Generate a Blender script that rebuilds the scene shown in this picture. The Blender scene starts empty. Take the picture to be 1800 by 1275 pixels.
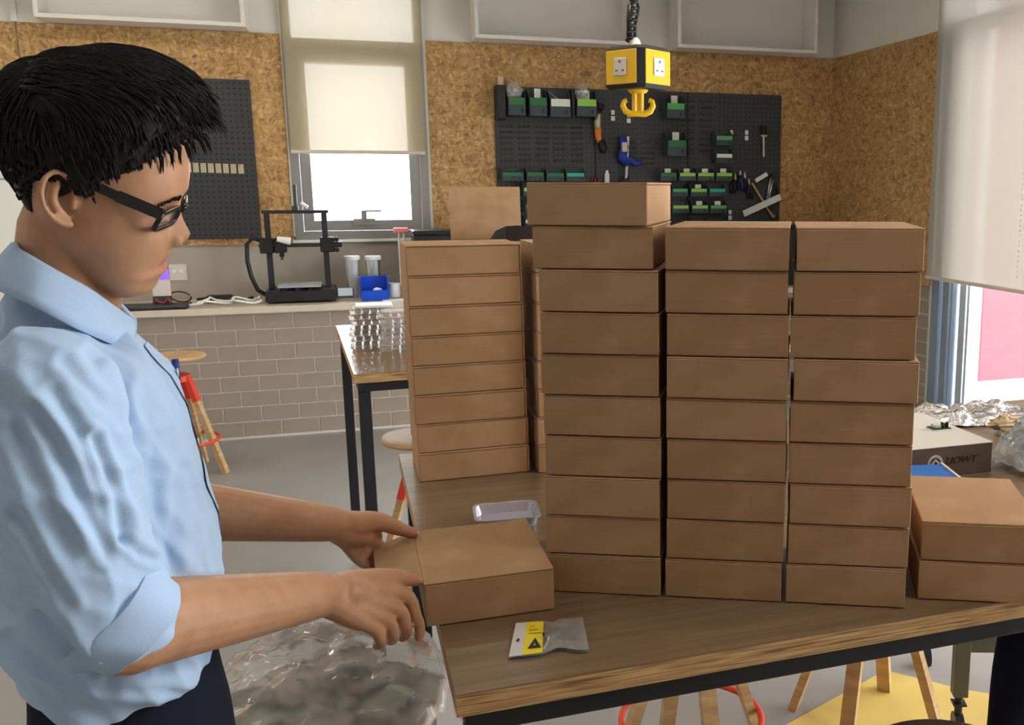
import bpy, bmesh, math, random
from mathutils import Vector, Matrix, noise
random.seed(7)
SC = bpy.context.scene
COL = SC.collection
PI = math.pi

# ---------------------------------------------------------------- camera
F, CX, CY, HOR, CZ, VPX = 1684.0, 1190.0, 637.5, 325.0, 1.65, 6300.0
PITCH = math.atan((CY - HOR) / F)
YAW = math.atan(math.hypot(F, CY - HOR) / (VPX - CX))
C0 = Vector((0, 0, CZ))
SY, CYW = math.sin(YAW), math.cos(YAW)
SP, CP = math.sin(PITCH), math.cos(PITCH)

def ray(u, v):
    r, up = (u - CX) / F, -(v - CY) / F
    fw, z = CP + up * SP, up * CP - SP
    return Vector((fw * SY + r * CYW, fw * CYW - r * SY, z))
def onz(u, v, z):
    d = ray(u, v); return C0 + d * ((z - CZ) / d.z)
def ony(u, v, y):
    d = ray(u, v); return C0 + d * (y / d.y)
def onx(u, v, x):
    d = ray(u, v); return C0 + d * (x / d.x)
def ond(u, v, dist):
    d = ray(u, v); return C0 + d * (dist / (d.x * SY + d.y * CYW))
def onplane(u, v, p0, n):
    d = ray(u, v); return C0 + d * ((p0 - C0).dot(n) / d.dot(n))
def to_px(P):
    d = Vector(P) - C0
    fw, r = d.x * SY + d.y * CYW, d.x * CYW - d.y * SY
    zc, uc = fw * CP - d.z * SP, d.z * CP + fw * SP
    return CX + F * r / zc, CY - F * uc / zc

cam_d = bpy.data.cameras.new('camera')
cam = bpy.data.objects.new('camera', cam_d); COL.objects.link(cam)
cam_d.sensor_fit = 'HORIZONTAL'; cam_d.sensor_width = 36.0
cam_d.lens = F / 1800.0 * 36.0
cam_d.shift_x = (900.0 - CX) / 1800.0
cam_d.clip_start = 0.02
fwd = Vector((CP * SY, CP * CYW, -SP)); rgt = Vector((CYW, -SY, 0)); upv = rgt.cross(fwd)
m = Matrix((rgt, upv, -fwd)).transposed().to_4x4(); m.translation = C0
cam.matrix_world = m
SC.camera = cam

# ---------------------------------------------------------------- light
SC.view_settings.view_transform = 'Standard'
SC.view_settings.look = 'None'
SC.view_settings.gamma = 1.0
SC.view_settings.use_curve_mapping = False
SC.view_settings.exposure = 0.75
world = bpy.data.worlds.new('world'); SC.world = world
world.use_nodes = True
bg = world.node_tree.nodes['Background']
bg.inputs['Color'].default_value = (0.94, 0.96, 0.97, 1)
bg.inputs['Strength'].default_value = 8.0
LAMP = 11.0            # emission of the ceiling panels

def portal(loc, rot, sx, sy):
    L = bpy.data.lights.new('window_portal', 'AREA'); L.shape = 'RECTANGLE'; L.size = sx; L.size_y = sy
    L.cycles.is_portal = True
    o = bpy.data.objects.new('window_portal', L); COL.objects.link(o); o.location = loc; o.rotation_euler = rot
portal((3.95, 3.0, 1.5), (0, PI / 2, 0), 2.9, 5.4)
portal((0.08, 7.46, 2.1), (-PI / 2, 0, 0), 0.9, 1.7)

# ---------------------------------------------------------------- materials
MATS = {}
def mat(name, col=(.5, .5, .5), rough=.6, metal=0.0, spec=.4, bump=None, var=None, emit=None, trans=0.0, ior=1.45, sheen=0.0, sss=0.0, coat=0.0):
    """procedural principled material; bump=(scale,strength,dist); var=(scale,amount) colour mottling"""
    if name in MATS: return MATS[name]
    M = bpy.data.materials.new(name); M.use_nodes = True
    nt = M.node_tree; b = nt.nodes['Principled BSDF']
    b.inputs['Base Color'].default_value = (*col, 1)
    b.inputs['Roughness'].default_value = rough; b.inputs['Metallic'].default_value = metal
    b.inputs['Specular IOR Level'].default_value = spec
    b.inputs['Transmission Weight'].default_value = trans; b.inputs['IOR'].default_value = ior
    b.inputs['Sheen Weight'].default_value = sheen; b.inputs['Coat Weight'].default_value = coat
    if sss:
        b.inputs['Subsurface Weight'].default_value = sss
        b.inputs['Subsurface Radius'].default_value = (.012, .005, .003)
    if emit:
        b.inputs['Emission Color'].default_value = (*emit[0], 1); b.inputs['Emission Strength'].default_value = emit[1]
    tc = nt.nodes.new('ShaderNodeTexCoord')
    if var:
        n = nt.nodes.new('ShaderNodeTexNoise'); n.inputs['Scale'].default_value = var[0]; n.inputs['Detail'].default_value = 4
        nt.links.new(tc.outputs['Object'], n.inputs['Vector'])
        r = nt.nodes.new('ShaderNodeValToRGB')
        a = var[1]
        r.color_ramp.elements[0].position = .3; r.color_ramp.elements[1].position = .7
        r.color_ramp.elements[0].color = (*[c * (1 - a) for c in col], 1)
        r.color_ramp.elements[1].color = (*[min(1, c * (1 + a)) for c in col], 1)
        nt.links.new(n.outputs['Fac'], r.inputs['Fac']); nt.links.new(r.outputs['Color'], b.inputs['Base Color'])
    if bump:
        n = nt.nodes.new('ShaderNodeTexNoise'); n.inputs['Scale'].default_value = bump[0]; n.inputs['Detail'].default_value = 5
        nt.links.new(tc.outputs['Object'], n.inputs['Vector'])
        bp = nt.nodes.new('ShaderNodeBump'); bp.inputs['Strength'].default_value = bump[1]; bp.inputs['Distance'].default_value = bump[2]
        nt.links.new(n.outputs['Fac'], bp.inputs['Height']); nt.links.new(bp.outputs['Normal'], b.inputs['Normal'])
    MATS[name] = M
    return M

def nodes_of(M):
    nt = M.node_tree
    return nt, nt.nodes['Principled BSDF'], nt.nodes.new
def ramp(nt, stops):
    r = nt.nodes.new('ShaderNodeValToRGB')
    e = r.color_ramp.elements
    while len(e) < len(stops): e.new(0.5)
    for q, (p, c) in zip(e, stops): q.position = p; q.color = (*c, 1)
    return r
def mapping(nt, scale=(1, 1, 1), coord='Object'):
    tc = nt.nodes.new('ShaderNodeTexCoord'); mp = nt.nodes.new('ShaderNodeMapping')
    mp.inputs['Scale'].default_value = scale
    nt.links.new(tc.outputs[coord], mp.inputs['Vector'])
    return mp

def mat_cardboard():
    M = mat('cardboard', (.36, .235, .135), .82, spec=.25)
    nt, b, new = nodes_of(M)
    mp = mapping(nt, (6, 6, 400)); n = new('ShaderNodeTexNoise'); n.inputs['Scale'].default_value = 1.0; n.inputs['Detail'].default_value = 3
    nt.links.new(mp.outputs[0], n.inputs['Vector'])
    oi = new('ShaderNodeObjectInfo')
    mp2 = mapping(nt, (3, 3, 3)); n2 = new('ShaderNodeTexNoise'); n2.inputs['Scale'].default_value = 5
    nt.links.new(mp2.outputs[0], n2.inputs['Vector'])
    a = new('ShaderNodeMath'); a.operation = 'MULTIPLY_ADD'; a.inputs[1].default_value = .35
    nt.links.new(n.outputs['Fac'], a.inputs[0])
    s = new('ShaderNodeMath'); s.operation = 'MULTIPLY_ADD'; s.inputs[1].default_value = .35
    nt.links.new(oi.outputs['Random'], s.inputs[0]); nt.links.new(n2.outputs['Fac'], s.inputs[2])
    nt.links.new(s.outputs[0], a.inputs[2])
    r = ramp(nt, [(.2, (.335, .195, .098)), (.75, (.40, .24, .124)), (1.0, (.465, .29, .16))])
    nt.links.new(a.outputs[0], r.inputs['Fac']); nt.links.new(r.outputs['Color'], b.inputs['Base Color'])
    bp = new('ShaderNodeBump'); bp.inputs['Strength'].default_value = .12; bp.inputs['Distance'].default_value = .001
    nt.links.new(n.outputs['Fac'], bp.inputs['Height']); nt.links.new(bp.outputs['Normal'], b.inputs['Normal'])
    return M
def mat_osb():
    M = mat('strand_board', (.5, .3, .12), .65, spec=.3)
    nt, b, new = nodes_of(M)
    mp = mapping(nt, (1, 1, 1))
    wn = new('ShaderNodeTexNoise'); wn.inputs['Scale'].default_value = 9; wn.inputs['Detail'].default_value = 2
    nt.links.new(mp.outputs[0], wn.inputs['Vector'])
    mix = new('ShaderNodeMix'); mix.data_type = 'VECTOR'; mix.inputs['Factor'].default_value = .12
    nt.links.new(mp.outputs[0], mix.inputs[4]); nt.links.new(wn.outputs['Color'], mix.inputs[5])
    cols = []
    for sc, rot in (((22, 22, 95), .5), ((85, 22, 26), -.4), ((55, 55, 55), .9)):
        m2 = new('ShaderNodeMapping'); m2.inputs['Scale'].default_value = sc; m2.inputs['Rotation'].default_value = (rot * .5, rot, rot * .3)
        nt.links.new(mix.outputs[1], m2.inputs['Vector'])
        v = new('ShaderNodeTexVoronoi'); v.inputs['Scale'].default_value = 1.0
        nt.links.new(m2.outputs[0], v.inputs['Vector']); cols.append(v)
    av = new('ShaderNodeMath'); av.operation = 'ADD'
    sep = [new('ShaderNodeSeparateColor') for _ in range(3)]
    for v, s in zip(cols, sep): nt.links.new(v.outputs['Color'], s.inputs[0])
    nt.links.new(sep[0].outputs[0], av.inputs[0]); nt.links.new(sep[1].outputs[1], av.inputs[1])
    a2 = new('ShaderNodeMath'); a2.operation = 'MULTIPLY_ADD'; a2.inputs[1].default_value = .33
    nt.links.new(av.outputs[0], a2.inputs[0])
    a3 = new('ShaderNodeMath'); a3.operation = 'MULTIPLY'; a3.inputs[1].default_value = .33
    nt.links.new(sep[2].outputs[2], a3.inputs[0]); nt.links.new(a3.outputs[0], a2.inputs[2])
    r = ramp(nt, [(.12, (.26, .145, .055)), (.35, (.41, .24, .095)), (.55, (.50, .305, .125)), (.75, (.59, .385, .175)), (.95, (.72, .51, .27))])
    nt.links.new(a2.outputs[0], r.inputs['Fac']); nt.links.new(r.outputs['Color'], b.inputs['Base Color'])
    bp = new('ShaderNodeBump'); bp.inputs['Strength'].default_value = .3; bp.inputs['Distance'].default_value = .002
    nt.links.new(a2.outputs[0], bp.inputs['Height']); nt.links.new(bp.outputs['Normal'], b.inputs['Normal'])
    return M
def mat_wood(name, c0, c1, c2, scale, rough=.5, spec=.4, coat=0.0):
    M = mat(name, c1, rough, spec=spec, coat=coat)
    nt, b, new = nodes_of(M)
    mp = mapping(nt, scale); n = new('ShaderNodeTexNoise'); n.inputs['Scale'].default_value = 1; n.inputs['Detail'].default_value = 6; n.inputs['Distortion'].default_value = .6
    nt.links.new(mp.outputs[0], n.inputs['Vector'])
    r = ramp(nt, [(.32, c0), (.5, c1), (.68, c2)])
    nt.links.new(n.outputs['Fac'], r.inputs['Fac']); nt.links.new(r.outputs['Color'], b.inputs['Base Color'])
    bp = new('ShaderNodeBump'); bp.inputs['Strength'].default_value = .08; bp.inputs['Distance'].default_value = .001
    nt.links.new(n.outputs['Fac'], bp.inputs['Height']); nt.links.new(bp.outputs['Normal'], b.inputs['Normal'])
    return M
def mat_pegboard():
    M = mat('pegboard_steel', (.03, .033, .036), .5, spec=.4)
    nt, b, new = nodes_of(M)
    tc = new('ShaderNodeTexCoord'); vm = new('ShaderNodeVectorMath'); vm.operation = 'SCALE'; vm.inputs['Scale'].default_value = 1 / .036
    nt.links.new(tc.outputs['Object'], vm.inputs[0])
    fr = new('ShaderNodeVectorMath'); fr.operation = 'FRACTION'; nt.links.new(vm.outputs[0], fr.inputs[0])
    sb = new('ShaderNodeVectorMath'); sb.operation = 'SUBTRACT'; sb.inputs[1].default_value = (.5, .5, .5); nt.links.new(fr.outputs[0], sb.inputs[0])
    ml = new('ShaderNodeVectorMath'); ml.operation = 'MULTIPLY'; ml.inputs[1].default_value = (1, 0, 1); nt.links.new(sb.outputs[0], ml.inputs[0])
    ln = new('ShaderNodeVectorMath'); ln.operation = 'LENGTH'; nt.links.new(ml.outputs[0], ln.inputs[0])
    lt = new('ShaderNodeMath'); lt.operation = 'LESS_THAN'; lt.inputs[1].default_value = .17; nt.links.new(ln.outputs['Value'], lt.inputs[0])
    mx = new('ShaderNodeMix'); mx.data_type = 'RGBA'; mx.inputs[6].default_value = (.046, .05, .053, 1); mx.inputs[7].default_value = (.012, .012, .013, 1)
    nt.links.new(lt.outputs[0], mx.inputs[0]); nt.links.new(mx.outputs[2], b.inputs['Base Color'])
    return M
def mat_ply_edge():
    M = mat('plywood_edge', (.5, .3, .13), .6)
    nt, b, new = nodes_of(M)
    mp = mapping(nt, (4, 4, 1)); n = new('ShaderNodeTexNoise'); n.inputs['Scale'].default_value = 1.5
    nt.links.new(mp.outputs[0], n.inputs['Vector'])
    mp2 = mapping(nt, (10, 10, 330)); n2 = new('ShaderNodeTexNoise'); n2.inputs['Scale'].default_value = 1; n2.inputs['Detail'].default_value = 2
    nt.links.new(mp2.outputs[0], n2.inputs['Vector'])
    r = ramp(nt, [(.28, (.14, .07, .03)), (.42, (.38, .215, .09)), (.58, (.56, .36, .16)), (.75, (.66, .45, .23))])
    nt.links.new(n2.outputs['Fac'], r.inputs['Fac']); nt.links.new(r.outputs['Color'], b.inputs['Base Color'])
    return M
def mat_clear(name, tint=(.95, .97, 1), opac=.15, rough=.05, gloss=.25, bump=None):
    """thin clear plastic or glass: straight-through light, a tinted film and a gloss by facing angle"""
    if name in MATS: return MATS[name]
    M = bpy.data.materials.new(name); M.use_nodes = True; nt = M.node_tree; nt.nodes.clear(); new = nt.nodes.new
    out = new('ShaderNodeOutputMaterial'); tr = new('ShaderNodeBsdfTransparent'); tr.inputs[0].default_value = (1, 1, 1, 1)
    df = new('ShaderNodeBsdfDiffuse'); df.inputs[0].default_value = (*tint, 1)
    gl = new('ShaderNodeBsdfGlossy'); gl.inputs['Roughness'].default_value = rough; gl.inputs[0].default_value = (1, 1, 1, 1)
    m1 = new('ShaderNodeMixShader'); m1.inputs[0].default_value = opac
    m2 = new('ShaderNodeMixShader'); lw = new('ShaderNodeLayerWeight'); lw.inputs['Blend'].default_value = gloss
    nt.links.new(tr.outputs[0], m1.inputs[1]); nt.links.new(df.outputs[0], m1.inputs[2])
    nt.links.new(lw.outputs['Fresnel'], m2.inputs[0]); nt.links.new(m1.outputs[0], m2.inputs[1]); nt.links.new(gl.outputs[0], m2.inputs[2])
    nt.links.new(m2.outputs[0], out.inputs[0])
    if bump:
        tc = new('ShaderNodeTexCoord'); n = new('ShaderNodeTexNoise'); n.inputs['Scale'].default_value = bump[0]; n.inputs['Detail'].default_value = 3
        nt.links.new(tc.outputs['Object'], n.inputs['Vector'])
        bp = new('ShaderNodeBump'); bp.inputs['Strength'].default_value = bump[1]; bp.inputs['Distance'].default_value = bump[2]
        nt.links.new(n.outputs['Fac'], bp.inputs['Height'])
        for s in (df, gl, lw): nt.links.new(bp.outputs[0], s.inputs['Normal'])
    MATS[name] = M
    return M
def mat_blind(name, col, see, glow):
    """woven roller blind: light scatters through and a little passes straight between the threads"""
    M = bpy.data.materials.new(name); M.use_nodes = True; nt = M.node_tree; nt.nodes.clear(); new = nt.nodes.new
    out = new('ShaderNodeOutputMaterial'); tr = new('ShaderNodeBsdfTransparent'); tl = new('ShaderNodeBsdfTranslucent'); df = new('ShaderNodeBsdfDiffuse')
    tl.inputs[0].default_value = (*[c * glow for c in col], 1); df.inputs[0].default_value = (*[c * .9 for c in col], 1)
    mp = mapping(nt, (90, 90, 14)); n = new('ShaderNodeTexNoise'); n.inputs['Scale'].default_value = 1; n.inputs['Detail'].default_value = 3
    nt.links.new(mp.outputs[0], n.inputs['Vector'])
    r = ramp(nt, [(.3, (see * .8,) * 3), (.7, (see * 1.2,) * 3)])
    nt.links.new(n.outputs['Fac'], r.inputs['Fac'])
    m1 = new('ShaderNodeMixShader'); m1.inputs[0].default_value = .5
    m2 = new('ShaderNodeMixShader')
    nt.links.new(tl.outputs[0], m1.inputs[1]); nt.links.new(df.outputs[0], m1.inputs[2])
    nt.links.new(r.outputs['Color'], m2.inputs[0]); nt.links.new(m1.outputs[0], m2.inputs[1]); nt.links.new(tr.outputs[0], m2.inputs[2])
    nt.links.new(m2.outputs[0], out.inputs[0])
    MATS[name] = M
    return M

CARD = mat_cardboard()
OSB = mat_osb()
PEG = mat_pegboard()
PLY = mat_ply_edge()
TOPW = mat_wood('laminate_top', (.155, .10, .052), (.20, .13, .07), (.25, .17, .10), (3, 55, 55), rough=.3, spec=.5, coat=.15)
BEECH = mat_wood('light_wood', (.46, .29, .13), (.56, .37, .18), (.66, .46, .25), (8, 8, 40), rough=.45)
WALLW = mat('white_paint', (.78, .755, .70), .85, bump=(60, .05, .001), var=(2, .03))
WALLG = mat('grey_paint', (.40, .36, .305), .85, var=(2, .04))
CEIL = mat('ceiling_paint', (.8, .79, .77), .9)
FLOORM = mat('floor_vinyl', (.31, .30, .285), .38, spec=.4, var=(3, .06), bump=(120, .03, .001))
YELLOWF = mat('yellow_floor', (.72, .55, .16), .4, var=(4, .05))
TILEM = mat('taupe_tile', (.32, .265, .215), .35, spec=.5, var=(6, .07))
GROUT = mat('grout', (.62, .58, .52), .9, var=(30, .08))
COUNTERM = mat('counter_top', (.62, .55, .44), .4, var=(8, .05))
BLACKM = mat('black_steel', (.014, .015, .018), .45, spec=.5)
BLACKP = mat('black_plastic', (.02, .02, .022), .4)
DARKGREY = mat('dark_grey_plastic', (.055, .062, .07), .5)
GREYM = mat('aluminium_frame', (.30, .30, .29), .4, metal=.3)
BLUEGREY = mat('blue_grey_frame', (.30, .38, .46), .35, metal=.4)
WHITEP = mat('white_plastic', (.8, .8, .78), .4)
CREAM = mat('cream_card', (.66, .62, .55), .6)
YELLOW = mat('yellow_plastic', (.82, .50, .02), .4)
ORANGE = mat('orange_plastic', (.75, .25, .04), .45)
RED = mat('red_paint', (.75, .07, .04), .4)
BLUE = mat('blue_plastic', (.012, .08, .62), .35)
PINK = mat('pink_plastic', (.8, .22, .22), .4)
STEEL = mat('steel', (.6, .6, .6), .3, metal=.9)
WHITESHELF = mat('white_laminate', (.8, .775, .73), .5)
GLASS = mat_clear('window_glass', (1, 1, 1), 0.02, .02, .12)

# ---------------------------------------------------------------- mesh helpers
class MB:
    def __init__(s): s.v, s.f, s.m = [], [], []
    def add(s, vs, fs, mi=0):
        o = len(s.v); s.v += [Vector(p) for p in vs]; s.f += [tuple(i + o for i in f) for f in fs]; s.m += [mi] * len(fs); return s
    def box(s, lo, hi, mi=0, M=None, b=0.0):
        x0, y0, z0 = lo; x1, y1, z1 = hi
        if b <= 0:
            vs = [(x0, y0, z0), (x1, y0, z0), (x1, y1, z0), (x0, y1, z0), (x0, y0, z1), (x1, y0, z1), (x1, y1, z1), (x0, y1, z1)]
            fs = [(0, 3, 2, 1), (4, 5, 6, 7), (0, 1, 5, 4), (1, 2, 6, 5), (2, 3, 7, 6), (3, 0, 4, 7)]
        else:
            bm = bmesh.new(); bmesh.ops.create_cube(bm, size=1)
            for v in bm.verts: v.co = Vector(((x0 + x1) / 2 + v.co.x * (x1 - x0), (y0 + y1) / 2 + v.co.y * (y1 - y0), (z0 + z1) / 2 + v.co.z * (z1 - z0)))
            bmesh.ops.bevel(bm, geom=bm.edges[:], offset=b, segments=1, affect='EDGES', profile=.5)
            bm.verts.ensure_lookup_table(); bm.verts.index_update()
            vs = [v.co.copy() for v in bm.verts]; fs = [tuple(v.index for v in f.verts) for f in bm.faces]; bm.free()
        if M is not None: vs = [M @ Vector(p) for p in vs]
        return s.add(vs, fs, mi)
    def tube(s, pts, r, n=8, mi=0, caps=True, closed=False):
        pts = [Vector(p) for p in pts]; k = len(pts)
        rs = r if isinstance(r, (list, tuple)) else [r] * k
        vs, fs = [], []
        up = None
        for i in range(k):
            if closed: t = pts[(i + 1) % k] - pts[i - 1]
            else: t = pts[min(i + 1, k - 1)] - pts[max(i - 1, 0)]
            t = t.normalized() if t.length > 1e-9 else Vector((0, 0, 1))
            if up is None: up = t.orthogonal().normalized()
            up = (up - t * up.dot(t)); up = up.normalized() if up.length > 1e-6 else t.orthogonal().normalized()
            w = t.cross(up)
            for j in range(n):
                a = 2 * PI * j / n
                vs.append(pts[i] + (up * math.cos(a) + w * math.sin(a)) * rs[i])
        for i in range(k if closed else k - 1):
            i2 = (i + 1) % k
            for j in range(n):
                fs.append((i * n + j, i * n + (j + 1) % n, i2 * n + (j + 1) % n, i2 * n + j))
        if caps and not closed:
            fs.append(tuple(range(n - 1, -1, -1))); fs.append(tuple((k - 1) * n + j for j in range(n)))
        return s.add(vs, fs, mi)
    def bar(s, a, b, w, h, mi=0, up=(0, 0, 1)):
        a, b = Vector(a), Vector(b); t = (b - a).normalized(); u = Vector(up)
        if abs(t.dot(u)) > .98: u = Vector((0, 1, 0))
        x = t.cross(u).normalized(); y = x.cross(t)
        vs = [p + x * sx * w / 2 + y * sy * h / 2 for p in (a, b) for sx, sy in ((-1, -1), (1, -1), (1, 1), (-1, 1))]
        return s.add(vs, [(3, 2, 1, 0), (4, 5, 6, 7), (0, 1, 5, 4), (1, 2, 6, 5), (2, 3, 7, 6), (3, 0, 4, 7)], mi)
    def lathe(s, prof, n=24, mi=0, M=None, cap=True):
        vs, fs = [], []
        k = len(prof)
        for (r, z) in prof:
            for j in range(n):
                a = 2 * PI * j / n; vs.append(Vector((r * math.cos(a), r * math.sin(a), z)))
        for i in range(k - 1):
            for j in range(n): fs.append((i * n + j, i * n + (j + 1) % n, (i + 1) * n + (j + 1) % n, (i + 1) * n + j))
        if cap: fs.append(tuple(range(n - 1, -1, -1))); fs.append(tuple((k - 1) * n + j for j in range(n)))
        if M is not None: vs = [M @ p for p in vs]
        return s.add(vs, fs, mi)
    def prism(s, poly, ax, d0, d1, mi=0):
        """polygon in the two other axes, extruded along axis ax from d0 to d1"""
        def P(a, b, d): return {0: (d, a, b), 1: (a, d, b), 2: (a, b, d)}[ax]
        k = len(poly)
        vs = [P(a, b, d0) for a, b in poly] + [P(a, b, d1) for a, b in poly]
        fs = [tuple(range(k)), tuple(range(2 * k - 1, k - 1, -1))] + [(i, i + k, (i + 1) % k + k, (i + 1) % k) for i in range(k)]
        return s.add(vs, fs, mi)
    def ell(s, c, r, n=12, m=8, mi=0, M=None):
        vs, fs = [], []
        for i in range(m + 1):
            p = PI * i / m
            for j in range(n):
                a = 2 * PI * j / n
                q = Vector((r[0] * math.sin(p) * math.cos(a), r[1] * math.sin(p) * math.sin(a), r[2] * math.cos(p)))
                if M is not None: q = M @ q
                vs.append(Vector(c) + q)
        for i in range(m):
            for j in range(n): fs.append((i * n + j, (i + 1) * n + j, (i + 1) * n + (j + 1) % n, i * n + (j + 1) % n))
        return s.add(vs, fs, mi)
    def mesh(s, name, mats, smooth=False):
        me = bpy.data.meshes.new(name); me.from_pydata([tuple(v) for v in s.v], [], s.f)
        for q in (mats if isinstance(mats, (list, tuple)) else [mats]): me.materials.append(q)
        me.polygons.foreach_set('material_index', s.m)
        bm = bmesh.new(); bm.from_mesh(me); bmesh.ops.remove_doubles(bm, verts=bm.verts, dist=1e-6); bmesh.ops.recalc_face_normals(bm, faces=bm.faces); bm.to_mesh(me); bm.free()
        if smooth: me.shade_smooth() if smooth is True else me.shade_smooth()
        if smooth and smooth is not True:
            me.set_sharp_from_angle(angle=math.radians(smooth))
        me.update()
        return me
    def build(s, name, mats, parent=None, smooth=False, loc=None):
        o = bpy.data.objects.new(name, s.mesh(name, mats, smooth)); COL.objects.link(o)
        if parent is not None: o.parent = parent
        if loc is not None: o.location = loc
        return o

def tag(o, label=None, cat=None, group=None, kind=None):
    if label: o['label'] = label
    if cat: o['category'] = cat
    if group: o['group'] = group
    if kind: o['kind'] = kind
    return o
def thing(name, label, cat, loc=(0, 0, 0), rz=0.0, group=None):
    o = bpy.data.objects.new(name, None); COL.objects.link(o); o.empty_display_size = .05
    o.location = loc; o.rotation_euler = (0, 0, rz)
    return tag(o, label, cat, group)
def inst(me, name, parent=None, loc=(0, 0, 0), rot=(0, 0, 0), scale=None):
    o = bpy.data.objects.new(name, me); COL.objects.link(o); o.location = loc; o.rotation_euler = rot
    if parent is not None: o.parent = parent
    if scale: o.scale = scale
    return o
def text_mesh(txt, size, M, ext=.0004, italic=0.0):
    c = bpy.data.curves.new('lettering', 'FONT'); c.body = txt; c.size = size; c.extrude = ext; c.align_x = 'CENTER'; c.align_y = 'CENTER'; c.shear = italic
    o = bpy.data.objects.new('lettering', c); COL.objects.link(o)
    dg = bpy.context.evaluated_depsgraph_get(); me = bpy.data.meshes.new_from_object(o.evaluated_get(dg))
    bpy.data.objects.remove(o); bpy.data.curves.remove(c)
    me.transform(M)
    return me
ORD = ['bottom', 'second', 'third', 'fourth', 'fifth', 'sixth', 'seventh', 'eighth', 'ninth', 'tenth']
# ================================================================ the setting
XL, XR, YB, YF, ZC = -3.2, 3.79, 7.30, -3.4, 3.30
TZ = 1.03                                   # table height
def struct(name, mb, m, parent=None, smooth=False):
    o = mb.build(name, m, parent, smooth)
    o['kind'] = 'structure'
    return o

struct('floor', MB().box((XL, YF, -.1), (XR + .2, YB + .2, 0)), FLOORM)
yf = MB()
ypts = [onz(1380, 1277, 0), onz(1556, 1180, 0), onz(1690, 1213, 0), onz(1800, 1250, 0) + Vector((.5, -.3, 0)), Vector((1.55, 1.6, 0)), Vector((1.0, 1.9, 0))]
yf.prism([(p.x, p.y) for p in ypts], 2, .0, .003)
o = struct('floor_yellow_marking', yf, YELLOWF); o['label'] = 'pale yellow floor panel under the table'
struct('ceiling', MB().box((XL, YF, ZC), (XR + .2, YB + .2, ZC + .1)), CEIL)
struct('wall_left', MB().box((XL - .2, YF, 0), (XL, YB + .2, ZC)), WALLW)
struct('wall_front', MB().box((XL - .2, YF - .2, 0), (XR + .2, YF, ZC)), WALLW)

# back wall with the window opening
WX0, WX1, WZ0, WZ1 = -.385, .54, 1.27, 3.02
wb = MB()
wb.box((XL, YB, 0), (WX0, YB + .2, ZC)).box((WX1, YB, 0), (XR + .2, YB + .2, ZC)).box((WX0, YB, 0), (WX1, YB + .2, WZ0)).box((WX0, YB, WZ1), (WX1, YB + .2, ZC))
wall_back = struct('wall_back', wb, WALLW)
struct('grey_wall_band', MB().box((XL, YB - .004, .8), (XR, YB - .001, 1.262)), WALLG, wall_back)
for x0, x1 in ((XL, -1.935), (-1.925, WX0 - .012), (WX1 + .02, 2.15), (2.153, XR - .018)):
    p = struct('strand_board_panel', MB().box((x0, YB - .019, 1.243), (x1, YB - .0045, 2.655)), OSB, wall_back)
struct('cable_trunking', MB().box((-1.952, YB - .032, 2.656), (-1.918, YB - .001, ZC)), WALLW, wall_back)
# right wall: strand board to the corner, then glazing towards the camera
GY0, GY1, GZ0, GZ1 = .2, 5.72, .06, 3.0
wr = MB()
wr.box((XR, GY1, 0), (XR + .2, YB, ZC)).box((XR, YF, 0), (XR + .2, GY0, ZC)).box((XR, GY0, 0), (XR + .2, GY1, GZ0)).box((XR, GY0, GZ1), (XR + .2, GY1, ZC))
wall_right = struct('wall_right', wr, WALLW)
struct('strand_board_panel', MB().box((XR - .018, 5.86, .965), (XR - .001, YB - .02, 2.655)), OSB, wall_right)
struct('strand_board_strip', MB().box((XR - .03, 5.745, .965), (XR - .001, 5.858, 2.655)), OSB, wall_right)
# tiles on the right wall beside the glazing
tile_me = MB().box((-.112, -.006, -.046), (.112, 0, .046), b=.002).mesh('tile', TILEM)
struct('grout_bed', MB().box((XR - .004, 5.745, .0), (XR - .001, 6.69, .962)), GROUT, wall_right)
for r in range(9):
    for c in range(4):
        y = 5.865 + c * .228 + (.114 if r % 2 else 0)
        if y > 6.58: continue
        if r % 2 and c == 0:
            o = inst(tile_me, 'tile', wall_right, (XR - .0045, 5.807, .905 - r * .1), (0, 0, -PI / 2), (.48, 1, 1)); o['kind'] = 'structure'
        o = inst(tile_me, 'tile', wall_right, (XR - .0045, y, .905 - r * .1), (0, 0, -PI / 2)); o['kind'] = 'structure'

# back window: frame, transom, sashes, glass
w1 = thing('window_1', 'narrow aluminium window in the back wall behind a half lowered blind', 'window'); del w1['category']; w1['kind'] = 'structure'
fr = MB()
fy0, fy1 = YB - .03, YB + .12
fr.box((WX0, fy0, WZ0), (WX0 + .055, fy1, WZ1)).box((WX1 - .055, fy0, WZ0), (WX1, fy1, WZ1)).box((WX0 + .055, fy0, WZ0), (WX1 - .055, fy1, WZ0 + .055)).box((WX0 + .055, fy0, WZ1 - .055), (WX1 - .055, fy1, WZ1))
fr.build('window_frame', GREYM, w1)
MB().box((WX0 + .055, fy0 + .01, 2.555), (WX1 - .055, fy1, 2.635)).build('transom', GREYM, w1)
sa = MB(); sx0, sx1, sz0, sz1 = WX0 + .06, WX1 - .06, WZ0 + .06, 2.55
sw = .07
sa.box((sx0, fy0 + .015, sz0), (sx0 + sw, fy1 - .02, sz1)).box((sx1 - sw, fy0 + .015, sz0), (sx1, fy1 - .02, sz1)).box((sx0 + sw, fy0 + .015, sz0), (sx1 - sw, fy1 - .02, sz0 + sw)).box((sx0 + sw, fy0 + .015, sz1 - sw), (sx1 - sw, fy1 - .02, sz1))
sash = sa.build('sash', GREYM, w1)
MB().box((sx0 + sw, fy1 - .07, sz0 + sw), (sx1 - sw, fy1 - .064, sz1 - sw)).build('pane', GLASS, sash)
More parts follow.
